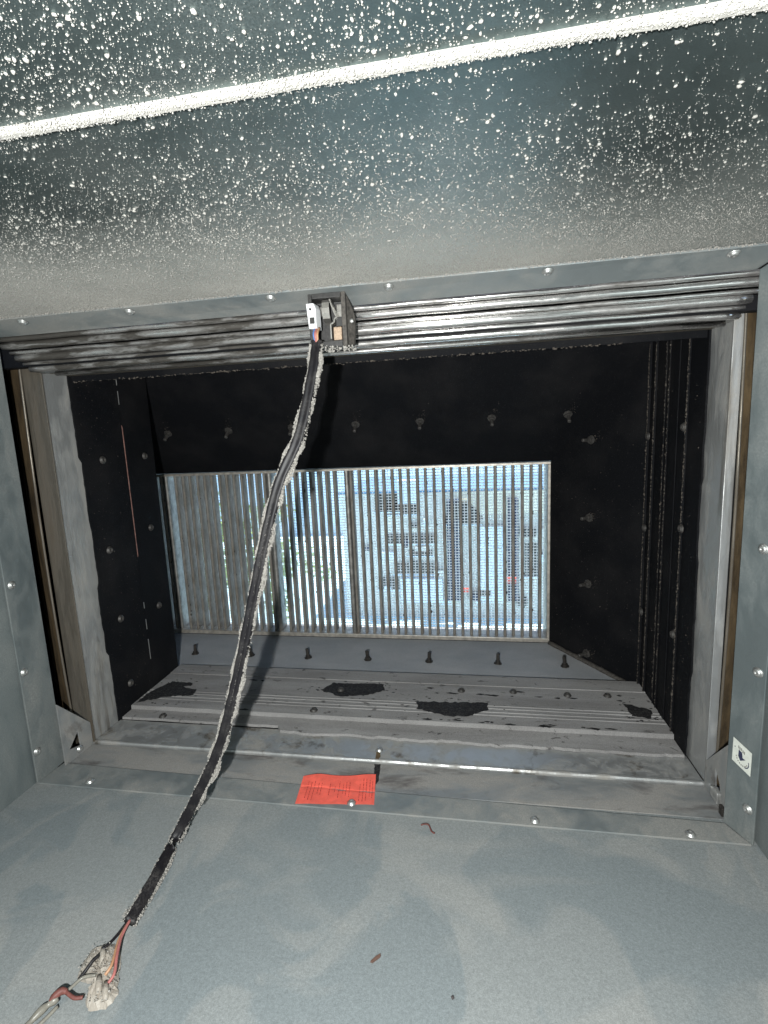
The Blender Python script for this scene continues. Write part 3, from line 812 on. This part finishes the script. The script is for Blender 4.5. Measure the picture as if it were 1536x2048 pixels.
# vane: flat strip with a rolled front edge
def vane(th, y0, y1, nose):
    pr = []
    for k in range(7):
        a = math.pi * k / 6
        pr.append((nose * math.cos(a), y0 + nose - nose * math.sin(a)))
    pr += [(-nose, y0 + nose * 1.7), (-th / 2, y0 + nose * 2.2), (-th / 2, y1), (th / 2, y1), (th / 2, y0 + nose * 2.2), (nose, y0 + nose * 1.7)]
    return B().prism([(x, y, 0) for x, y in pr], (0, 0, vh))
vane_me = proto("vane", vane(0.0012, 0.0, 0.0178, 0.0020), "vane_steel")
mull_me = proto("mullion", vane(0.0050, -0.001, 0.0215, 0.0033), "louver_steel")
mulls = (-0.337, -0.176, -0.0635)
xs = []
x = 0.1945
while x > LX0 + 0.006:
    d = min(abs(x - q_) for q_ in mulls)
    if d > 0.0058: xs.append(x)
    x -= 0.01145
for x in xs:
    o = rep("vane", vane_me, L, (x + random.uniform(-.0005, .0005), 0.3012, vz0), (0, 0, random.uniform(-0.05, 0.05)))
for x in mulls:
    rep("mullion", mull_me, L, (x, 0.3015, vz0))
P = []
for x in xs + list(mulls):
    k = rng.integers(10, 34)
    z = rng.uniform(vz0, vz1, k)
    P.append(np.stack([x + rng.choice([-1, 1], k) * rng.uniform(0.0008, 0.0021, k), 0.3025 + rng.uniform(0, 0.003, k), z], 1))
P = np.concatenate(P)
tufts("dust_clump", P, np.clip(0.0006 * np.exp(rng.normal(0, .45, len(P))), .0003, .0018), "dust_brown", L, (0.8, 1, 1.5), 1, 33)
# woven wire screen behind the vanes
sc = B(); wr_ = 0.00042
nx = int((LX1 - LX0 - 0.006) / 0.0044)
for k in range(nx + 1):
    x = LX0 + 0.003 + k * 0.0044
    sc.tube([(x, 0.3240, vz0), (x, 0.3240, vz1)], wr_, 4, False)
z = vz0 + 0.002
while z < vz1:
    sc.tube([(LX0 + 0.002, 0.3233, z), (LX1 - 0.002, 0.3233, z)], wr_ * 1.75, 6, False)
    z += 0.0040
tag(build("wire_screen", sc, "mesh_wire", L), kind="stuff")

# ------------------------------------------------------------------ sensor module clipped to the blade stack
H = thing("sensor_module", (0.0105, -0.010, 0.368), "open black plastic sensor module with white plug and steel springs on the top blades", "sensor")
hx0, hx1, hz0, hz1, hy0, hy1 = -0.0035, 0.0222, 0.3675, 0.4025, -0.0175, -0.0020
build("housing", B().box(hx0, hx1, hy1 - 0.002, hy1, hz0, hz1), "black_plastic", H, False, 0.0004)
for a in ((hx0, hx0 + 0.0025, hz0, hz1), (hx1 - 0.0030, hx1, hz0, hz1), (hx0 + 0.0026, hx1 - 0.0031, hz1 - 0.0034, hz1), (hx0 + 0.0026, hx1 - 0.0031, hz0, hz0 + 0.0042)):
    build("housing_rim", B().box(a[0], a[1], hy0 + random.uniform(0, .0004), hy1 - 0.0021, a[2], a[3]), "dusty_plastic" if a[0] > 0.015 else "black_plastic", H, False, 0.0005)
build("side_ear", B().prism([(hx1 + 0.0001, -0.014, 0.369), (hx1 + 0.0030, -0.009, 0.369), (hx1 + 0.0038, -0.008, 0.378), (hx1 + 0.0040, -0.008, 0.388), (hx1 + 0.0026, -0.009, 0.394), (hx1 + 0.0001, -0.014, 0.4015)], (0, 0.004, 0)), "dusty_plastic", H, False, 0.0006)
rep("ear_screw", proto("ear_screw", B().lathe([(0.0016, 0), (0.0016, 0.0008), (0.0008, 0.0012)], (0, 0, 0), (0, -1, 0), 8), "screw_steel", True), H, (hx1 + 0.0024, -0.0112, 0.3845))
# leaf spring: strip that drops, bellies out and turns back
pr = [(-0.0080, 0.3990), (-0.0150, 0.3985), (-0.0166, 0.3965), (-0.0170, 0.3930), (-0.0168, 0.3895), (-0.0150, 0.3865), (-0.0110, 0.3845), (-0.0060, 0.3840)]
pr2 = [(y + 0.0006, z - 0.0005 if i < 3 else z + 0.0003) for i, (y, z) in enumerate(pr)]
build("leaf_spring", B().extrude_x(pr + pr2[::-1], 0.0058, 0.0108, 1), "spring_steel", H)
# bent contact strip, seen on edge
cp = [(0.0112, 0.3985), (0.0126, 0.3940), (0.0140, 0.3900), (0.0155, 0.3868), (0.0140, 0.3855), (0.0136, 0.3835), (0.0112, 0.3822), (0.0112, 0.3730)]
b = B()
for (xa, za), (xb, zb) in zip(cp, cp[1:]):
    dv = Vector((xb - xa, 0, zb - za)).normalized(); nn = Vector((-dv.z, 0, dv.x)) * 0.00045
    b.prism([Vector((xa, -0.0165, za)) + nn, Vector((xb, -0.0165, zb)) + nn, Vector((xb, -0.0165, zb)) - nn, Vector((xa, -0.0165, za)) - nn], (0, 0.006, 0))
build("contact_strip", b, "spring_steel", H)
build("copper_block", B().box(0.0125, 0.0182, -0.0150, -0.0045, 0.3722, 0.3808), "bronze", H, False, 0.0005)
build("relay_block", B().box(0.0145, 0.0188, -0.0145, -0.0045, 0.3812, 0.3872), "black_plastic", H, False, 0.0004)
build("inner_plate", B().box(0.0135, 0.0180, -0.0070, -0.0045, 0.3885, 0.3972), "spring_steel", H, False, 0.0003)
build("inner_plate", B().box(0.0010, 0.0055, -0.0080, -0.0045, 0.3900, 0.3960), "spring_steel", H, False, 0.0003)
plug = build("white_plug", B().prism([(-0.0034, -0.0225, 0.3952), (0.0018, -0.0225, 0.3952), (0.0030, -0.0225, 0.3920), (0.0030, -0.0225, 0.3792), (-0.0022, -0.0225, 0.3792)], (0.0012, 0.0080, 0)), "white_plastic", H, False, 0.0004)
build("plug_hole", B().lathe([(0.00085, 0), (0.00085, 0.0003)], (-0.0006, -0.0224, 0.3915), (0, -1, 0), 12), "black_plastic", plug)
build("plug_socket", B().box(-0.0012, 0.0020, -0.0229, -0.0224, 0.3822, 0.3862), "black_plastic", plug)
tufts("dust_clump", np.stack([rng.uniform(hx0, hx1 + 0.005, 160), rng.uniform(-0.0175, -0.003, 160), hz0 + rng.normal(0, 0.0004, 160)], 1),
      np.clip(0.0005 * np.exp(rng.normal(0, .4, 160)), .0003, .0012), "dust_grey", H, None, 1, 41)

for o in (D, S, L, H):
    o.location = o.location * FS + FO
    o.scale = (FS, FS, FS)

# ------------------------------------------------------------------ flat black cable with dust on its edges
cab = [(-0.0041, 0.0010, 0.3757), (-0.0047, -0.0010, 0.3692), (-0.0068, -0.008, 0.3495), (-0.0155, -0.018, 0.3098), (-0.0293, -0.025, 0.2791), (-0.0392, -0.029, 0.2478), (-0.0522, -0.032, 0.2009), (-0.067, -0.034, 0.1477), (-0.0762, -0.036, 0.1165), (-0.0885, -0.038, 0.0802), (-0.1067, -0.042, 0.0438),
       (-0.1259, -0.0502, 0.0085), (-0.1218, -0.0883, 0.0050), (-0.1196, -0.113, 0.0045)]
K = thing("sensor_cable", (-0.1196, -0.113, 0.0), "long black flat cable with dust on its edges hanging from the sensor to the floor", "cable")
path = [Vector(p) for p in spline(cab, 14)]
prof = [(0.00195 + 0.0021 * math.cos(R_(a)), 0.0021 * math.sin(R_(a))) for a in range(-125, 126, 25)]      # two round cores with a groove between
prof += [(-x, -y) for x, y in prof]
T = [(path[min(i + 1, len(path) - 1)] - path[max(i - 1, 0)]).normalized() for i in range(len(path))]
side = []; vs_ = []
for i, (p, tt) in enumerate(zip(path, T)):
    s_ = tt.cross(Vector((0.12, 1, 0.35)))
    s_ = s_.normalized()
    if s_.x < 0: s_ = -s_
    nrm = s_.cross(tt).normalized()
    side.append((s_, nrm))
    wob = 1 + 0.05 * math.sin(i * 0.9)
    vs_ += [p + s_ * (a * wob) + nrm * c for a, c in prof]
n = len(prof)
fs_ = [(k * n + i, k * n + (i + 1) % n, (k + 1) * n + (i + 1) % n, (k + 1) * n + i) for k in range(len(path) - 1) for i in range(n)]
fs_ += [tuple(range(n))[::-1], tuple(range((len(path) - 1) * n, len(path) * n))]
build("jacket", B().add(vs_, fs_), "cable_black", K, True)
P = []; Rr = []
for i, (p, tt, (s_, nrm)) in enumerate(zip(path, T, side)):
    f = i / len(path)
    if f < 0.06: continue
    for sgn, dens in ((1, 95), (-1, 75)):
        lump = max(0.12, 0.75 + 0.55 * math.sin(i * 0.23 + 2 * sgn) + 0.45 * math.sin(i * 0.71 + sgn) + random.uniform(-.25, .25))
        d_ = lump * dens * (1.0 if f < 0.78 else (0.55 if sgn > 0 else 0.2)) * (0.7 + 0.6 * random.random())
        width = (0.0012 if sgn > 0 else 0.0008) * (0.6 + 0.8 * abs(math.sin(i * 0.31 + sgn)))
        for _ in range(int(d_)):
            q_ = p + tt * random.uniform(-0.002, 0.002) + s_ * sgn * (0.0034 + min(1.5, abs(random.gauss(0, 1))) * width * (0.6 + 0.5 * lump)) - nrm * random.uniform(-0.0012, 0.0014)
            if q_.z < 0.0004: q_.z = 0.0004
            P.append(q_[:]); Rr.append(min(0.0008, 0.00026 * math.exp(random.gauss(0, 0.4))))
    if 0.36 < f < 0.62:                    # a thread of dust in the groove
        for _ in range(7):
            q_ = p + tt * random.uniform(-0.002, 0.002) + s_ * random.gauss(0, 0.0003) - nrm * 0.0014
            P.append(q_[:]); Rr.append(0.0003)
tufts("dust_fringe", P, Rr, "dust_grey", K, None, 1, 51)
# hanging fluff near the floor end
for c, m_ in (((-0.117, -0.069, 0.006), 40),):
    pass
# coloured cores at both ends
for pts, mt in (([(-0.0050, 0.0005, 0.3740), (-0.0058, -0.0005, 0.3800), (-0.0060, 0.0040, 0.3850)], "wire_blue"),
                ([(-0.0042, 0.0000, 0.3738), (-0.0044, -0.0015, 0.3800), (-0.0044, 0.0040, 0.3850)], "wire_red"),
                ([(-0.0034, 0.0004, 0.3735), (-0.0030, -0.0012, 0.3800), (-0.0028, 0.0040, 0.3850)], "wire_orange")):
    build("core_wire", B().tube(spline(pts, 5), 0.0009, 7), mt, K, True)
for pts, mt in (([(-0.1194, -0.1125, 0.0055), (-0.1170, -0.1235, 0.0060), (-0.1110, -0.1350, 0.0072), (-0.1065, -0.1430, 0.0062), (-0.1070, -0.1475, 0.0050)], "wire_red"),
                ([(-0.1200, -0.1125, 0.0045), (-0.1185, -0.1235, 0.0048), (-0.1135, -0.1340, 0.0062), (-0.1110, -0.1400, 0.0065), (-0.1120, -0.1440, 0.0050)], "wire_orange"),
                ([(-0.1210, -0.1125, 0.0045), (-0.1215, -0.1210, 0.0046), (-0.1225, -0.1270, 0.0050), (-0.1240, -0.1310, 0.0055)], "cable_black")):
    build("core_wire", B().tube(spline(pts, 7), 0.0009, 8), mt, K, True)

# ------------------------------------------------------------------ splice pouch and the wires that leave it
W = thing("wire_splice", (-0.117, -0.141, 0.0), "dirty translucent splice pouch on the floor at the end of the black cable", "wire splice")
ring = [(-0.1334, -0.1273), (-0.1232, -0.1238), (-0.1130, -0.1300), (-0.1084, -0.1372), (-0.1014, -0.1470), (-0.1014, -0.1550), (-0.1090, -0.1580), (-0.1150, -0.1560), (-0.1181, -0.1510), (-0.1200, -0.1460), (-0.1285, -0.1455), (-0.1338, -0.1353)]
cxy = Vector((-0.1165, -0.1420)); b = B(); vs = []; nr_ = 6
ring2 = [p[:2] for p in spline([(*p, 0) for p in ring] + [(*ring[0], 0)], 4)][:-1]
for j in range(nr_ + 1):
    f = j / nr_
    for i, p in enumerate(ring2):
        q_ = cxy.lerp(Vector(p), 1 - f * 0.92)
        h = 0.0006 + 0.0036 * math.sin(f * math.pi / 2) ** 0.7 * (0.75 + 0.45 * math.sin(i * 1.3 + j) * math.sin(i * 0.5)) + random.uniform(0, 0.0011)
        vs.append((q_.x + random.uniform(-.0009, .0009), q_.y + random.uniform(-.0009, .0009), h if j else 0.0002))
m_ = len(ring2)
fs = [(j * m_ + i, j * m_ + (i + 1) % m_, (j + 1) * m_ + (i + 1) % m_, (j + 1) * m_ + i) for j in range(nr_) for i in range(m_)]
fs += [tuple(range(m_))[::-1], tuple(range(nr_ * m_, nr_ * m_ + m_))]
pouch = build("pouch", B().add(vs, fs), "splice_gel", W, False)
for c, r_, mt in (((-0.1225, -0.1330, 0.0040), 0.0018, "splice_gel"), ((-0.1130, -0.1480, 0.0038), 0.0020, "splice_gel"), ((-0.1070, -0.1500, 0.0035), 0.0018, "splice_gel")):
    b = B().tube([Vector(c) + Vector((-0.003, 0.004, 0)), Vector(c), Vector(c) + Vector((0.003, -0.004, -0.0008))], [r_ * .7, r_, r_ * .8], 9)
    build("crimp", b, mt, pouch, True)
build("lead", B().tube(spline([(-0.1225, -0.1360, 0.0070), (-0.1238, -0.1395, 0.0070), (-0.1250, -0.1436, 0.0055), (-0.1272, -0.1466, 0.0030)], 5), 0.0010, 8), "cable_black", W, True)
P = np.stack([rng.uniform(-0.132, -0.103, 420), rng.uniform(-0.157, -0.126, 420), np.zeros(420)], 1)
from mathutils.geometry import intersect_point_tri_2d
def inside(x, y):
    c_ = False
    for (x1, y1), (x2, y2) in zip(ring2, ring2[1:] + ring2[:1]):
        if (y1 > y) != (y2 > y) and x < (x2 - x1) * (y - y1) / (y2 - y1) + x1: c_ = not c_
    return c_
P = np.array([p for p in P if inside(p[0], p[1])]); P[:, 2] = 0.0045 + rng.uniform(-0.0015, 0.0015, len(P))
tufts("grit", P, np.clip(0.00022 * np.exp(rng.normal(0, .4, len(P))), .0001, .0006), "dust_grey", W, None, 1, 61)

G = thing("supply_wires", (-0.131, -0.157, 0.0), "grey sheathed wires with a red wire cap running off the floor's lower left corner", "wires")
build("sheath", B().tube(spline([(-0.1307, -0.1575, 0.0045), (-0.1330, -0.1606, 0.0042), (-0.1353, -0.1646, 0.0040), (-0.1378, -0.1729, 0.0035), (-0.1420, -0.190, 0.0030), (-0.147, -0.23, 0.0028)], 6), [0.0013 + 0.0009 * abs(math.sin(k * 0.35 + 0.6)) for k in range(31)], 10), "wire_grey", G, True)
build("thin_wire", B().tube(spline([(-0.1175, -0.1445, 0.0050), (-0.1243, -0.1468, 0.0048), (-0.1275, -0.1525, 0.0045), (-0.1307, -0.1567, 0.0050)], 6), 0.0009, 8), "wire_grey", G, True)
build("thin_wire", B().tube(spline([(-0.1290, -0.1600, 0.0022), (-0.1312, -0.1660, 0.0018), (-0.1345, -0.1740, 0.0016), (-0.139, -0.19, 0.0014), (-0.143, -0.23, 0.0014)], 6), 0.0010, 8), "wire_grey", G, True)
build("red_wire", B().tube(spline([(-0.1166, -0.1556, 0.0045), (-0.1205, -0.1568, 0.0050), (-0.1239, -0.1563, 0.0055), (-0.1280, -0.1552, 0.0060)], 6), 0.0010, 8), "wire_dark_red", G, True)
build("red_wire", B().tube(spline([(-0.1268, -0.1553, 0.0062), (-0.1300, -0.1556, 0.0064), (-0.1322, -0.1582, 0.0058), (-0.1330, -0.1602, 0.0048)], 6), [0.0012 + 0.0008 * math.sin(k / 18 * math.pi) for k in range(19)], 8), "wire_dark_red", G, True)

# ------------------------------------------------------------------ red printed label folded over the sill edge
LC = [Vector((-0.0487, 0.0013)), Vector((0.0184, 0.0076)), Vector((0.0137, 0.0427)), Vector((-0.0521, 0.0337))]
def lab_pt(u, v, off=0.0):
    """u across 0..1, v away from the viewer 0..1; the far edge lifts a little"""
    p = LC[0].lerp(LC[1], u).lerp(LC[3].lerp(LC[2], u), v)
    z = 0.0017 + 0.0003 * math.sin(u * 9 + v * 3) ** 2 + (0.0014 * math.sin((u - 0.5) * 5) ** 2 + 0.0006) * max(0.0, v - 0.55) * 2 - 0.0005 * math.exp(-((v - 0.62 + 0.2 * u) / 0.03) ** 2)
    return (p.x, p.y + 0.0012 * math.sin(u * 6.5) * v, z + off)
RL = thing("red_label", (-0.016, 0.02, 0.0014), "bright red paper label with rows of print lying on the damper sill", "label")
b = B(); nu, nv = 26, 26
vs = [lab_pt(i / nu, j / nv) for j in range(nv + 1) for i in range(nu + 1)]
b.add(vs, [(j * (nu + 1) + i, j * (nu + 1) + i + 1, (j + 1) * (nu + 1) + i + 1, (j + 1) * (nu + 1) + i) for j in range(nv) for i in range(nu)])
sheet = build("sheet", b, "label_red", RL)
md = sheet.modifiers.new("solid", 'SOLIDIFY'); md.thickness = 0.00015
q = random.Random(17); b = B()
cols = [(0.10, .18, .78), (0.145, .12, .74), (0.19, .10, .76), (0.245, .34, .72), (0.285, .30, .70), (0.40, .28, .72), (0.47, .40, .62), (0.525, .20, .78), (0.58, .35, .70), (0.62, .28, .76), (0.665, .25, .74), (0.80, .10, .70), (0.845, .08, .88), (0.885, .12, .84), (0.93, .25, .80), (0.965, .20, .78)]
for u0, va, vb in cols:
    v = va
    while v < vb:
        ln = q.uniform(0.02, 0.085)
        tw = q.uniform(0.0055, 0.0090)
        v2 = min(vb, v + ln)
        k = 4; pts = []
        for j in range(k + 1):
            vv = v + (v2 - v) * j / k
            pts += [lab_pt(u0 - tw / 2, vv, 0.00022), lab_pt(u0 + tw / 2, vv, 0.00022)]
        b.add(pts, [(2 * j, 2 * j + 1, 2 * j + 3, 2 * j + 2) for j in range(k)])
        v = v2 + q.uniform(0.012, 0.03)
build("print", b, "label_print", RL)

# ------------------------------------------------------------------ white seal sticker on the right flange
ST = thing("seal_sticker", (0.2946, 0.0105, 0.064), "small white seal sticker with dark emblem low on the right flange", "sticker")
SA, SD = Vector((0.2946, 0.0105, 0.0642)), Vector((0.0031, -0.0061, -0.0024))
SN = Vector((-0.89, -0.455, 0))
def stp(u, v, lift=0.0):
    return SA + SD * u + Vector((0, 0, 0.0091)) * v + SN * (0.0004 + lift)
build("sheet", B().prism([stp(-1, -1), stp(1, -1), stp(1, 1), stp(-1, 1)], SN * 0.0003), "sticker_white", ST)
def ink(poly, mat):
    build("print", B().prism([stp(u, v, 0.00031) for u, v in poly], SN * 0.00008), mat, ST)
ink([(-0.35, 0.36), (0.02, 0.36), (0.10, -0.05), (0.42, -0.02), (-0.12, -0.46), (-0.36, -0.20)], "sticker_ink")
arc = lambda r, a0, a1, cx0, cy0, n=9: [(cx0 + r * math.cos(R_(a0 + (a1 - a0) * k / n)), cy0 + r * math.sin(R_(a0 + (a1 - a0) * k / n))) for k in range(n + 1)]
ink(arc(0.52, -80, 25, 0.30, -0.20) + arc(0.44, 25, -80, 0.30, -0.20), "sticker_ink")
for k, (u, v) in enumerate([(-0.42, 0.70), (-0.28, 0.66), (-0.12, 0.68), (0.05, 0.62), (0.20, 0.60)]):
    ink([(u, v), (u + 0.11, v), (u + 0.11, v - 0.24), (u, v - 0.24)], "sticker_grey")
for k in range(9):
    a = R_(200 + k * 17); u, v = 0.02 + 0.62 * math.cos(a), -0.12 + 0.60 * math.sin(a)
    ink([(u - .05, v - .06), (u + .05, v - .05), (u + .06, v + .06), (u - .05, v + .05)], "sticker_grey")
ink([(-0.80, 0.40), (-0.72, 0.40), (-0.72, 0.30), (-0.80, 0.30)], "sticker_ink")

# ------------------------------------------------------------------ scraps on the floor
o = build("wire_scrap", B().tube(spline([(0.0592, -0.0085, 0.0008), (0.0630, -0.0075, 0.0012), (0.0656, -0.0085, 0.0010), (0.0679, -0.0137, 0.0008), (0.0704, -0.0154, 0.0007)], 6), 0.0006, 6), "wire_dark_red", None, True)
tag(o, "thin red hooked scrap on the floor below the damper flange", "scrap")
o = build("wood_chip", B().prism([(0.0385, -0.1135, 0.0), (0.0400, -0.1138, 0.0), (0.0440, -0.1100, 0.0), (0.0436, -0.1085, 0.0), (0.0410, -0.1105, 0.0)], (0.0002, 0, 0.0011)), "brown_chip", None)
tag(o, "small brown chip lying mid floor in the foreground", "chip")
o = build("grit_speck", B().lathe([(0.0006, -0.0004), (0.0010, 0.0004), (0.0005, 0.0011)], (0.087, -0.1257, 0.0), (0.1, 0.1, 1), 6), "dark_speck", None)
tag(o, "tiny dark speck on the floor near the bottom edge", "speck")

# ------------------------------------------------------------------ the yard seen through the grille
tag(build("ground", B().box(-120, 120, 0.35, 200, -6.3, -6.0), "pavement"), kind="structure")
BB = thing("sky_backdrop", (0, 30, -6), "pale blue sloped block standing in for sky behind the tan building", "building")
build("wall", B().box(-60, 60, 30.3, 50, -6, -4.2), "white_paint", BB)
build("roof", B().prism([(-61, 30, -4.25), (-61, 52, 4.6), (-61, 52, -4.25)], (122, 0, 0)), "backdrop_sky_blue", BB)  # added slope whose blue stands in for a band of sky
TB = thing("tan_building", (-0.5, 16, -6), "low tan block building with dark windows and blue pillars outside the grille", "building")
build("wall", B().box(-4.2, 6.5, 16, 22, -6, -1.62), "tan_block", TB)
build("roof", B().box(-4.3, 6.6, 15.95, 22, -1.615, -1.56), "roof_sky_blue", TB)  # top coloured sky blue to carry the band of sky
build("roof_edge", B().box(-0.35, 6.5, 15.85, 15.94, -2.35, -1.63), "cream_paint", TB)
for a in ((-3.0, -2.1, -2.25, -1.65), (-2.65, -1.5, -2.35, -1.95), (-2.6, -1.0, -3.35, -3.05), (-2.4, -0.9, -4.45, -4.05), (-0.62, 0.55, -2.72, -2.40), (2.0, 2.4, -4.5, -3.4), (-3.0, -2.3, -5.0, -4.6), (-1.9, -1.1, -3.8, -3.6)):
    f = build("window", B().box(a[0], a[1], 15.93, 15.985, a[2], a[3]), "dark_glass", TB)
    build("sill", B().box(a[0] - .05, a[1] + .05, 15.9, 15.985, a[2] - .07, a[2] - .005), "white_paint", f)
q = random.Random(23)
for k in range(30):
    x = q.uniform(-4.1, 3.2); z = q.uniform(-5.6, -2.0); ww = q.uniform(.1, .5); hh = q.uniform(.06, .3)
    build("wall_panel", B().box(x, x + ww, 15.72 + k * 0.002, 15.98, z, z + hh), q.choice(("dark_glass", "white_paint", "dark_glass", "cream_paint", "blue_paint", "tan_block")), TB)
for a, b_ in ((-0.55, -0.08), (1.42, 1.74)):
    build("pillar", B().box(a, b_, 15.6, 15.84, -5.3, -1.85), "blue_paint", TB)
pr = [(-0.6 + 1.2 * k / 12, -2.38 + 0.5 * math.sin(math.pi * k / 12)) for k in range(13)]
build("arch_canopy", B().prism([(x, 15.2, z) for x, z in pr] + [(0.6, 15.2, -2.42), (-0.6, 15.2, -2.42)], (0, 0.38, 0)), "dark_glass", TB)
build("sign_box", B().box(-2.15, -1.5, 15.5, 15.9, -1.92, -1.15), "white_paint", TB)
pr = [(-1.82 + .1 * math.cos(R_(a)), -1.5 + .12 * math.sin(R_(a))) for a in range(60, 300, 20)]
build("door_panel", B().box(-2.2, -0.75, 15.7, 15.9, -5.4, -4.55), "white_paint", TB)
build("door_panel", B().box(0.5, 1.3, 15.8, 15.9, -5.4, -2.8), "white_paint", TB)
for a in ((1.35, 1.65, -4.6, -4.42), (-0.05, 0.2, -4.95, -4.8)):
    build("red_panel", B().box(a[0], a[1], 15.4, 15.58, a[2], a[3]), "red_paint", TB)
TR = thing("yard_tree", (-4.1, 8, -6), "leafy green tree outside, glimpsed between the left vanes", "tree")
build("trunk", B().tube([(-4.1, 8, -6), (-4.05, 8.05, -4.4), (-4.15, 7.95, -3.0), (-4.0, 8, -2.0)], [.14, .11, .08, .04], 8), "bark", TR, True)
b = B(); q = random.Random(3)
for cl_ in range(60):
    cc = Vector((q.gauss(-4.1, .6), q.gauss(8, .6), q.gauss(-1.9, .7)))
    for k in range(45):
        p = cc + Vector((q.gauss(0, .16), q.gauss(0, .16), q.gauss(0, .13)))
        u = Vector((q.uniform(-1, 1), q.uniform(-1, 1), q.uniform(-.6, .6))).normalized(); v = u.orthogonal().normalized()
        b.add([p - u * .06, p + v * .028, p + u * .06, p - v * .028], [(0, 1, 2, 3)])
tag(build("crown", b, "leaf", TR), kind="stuff")
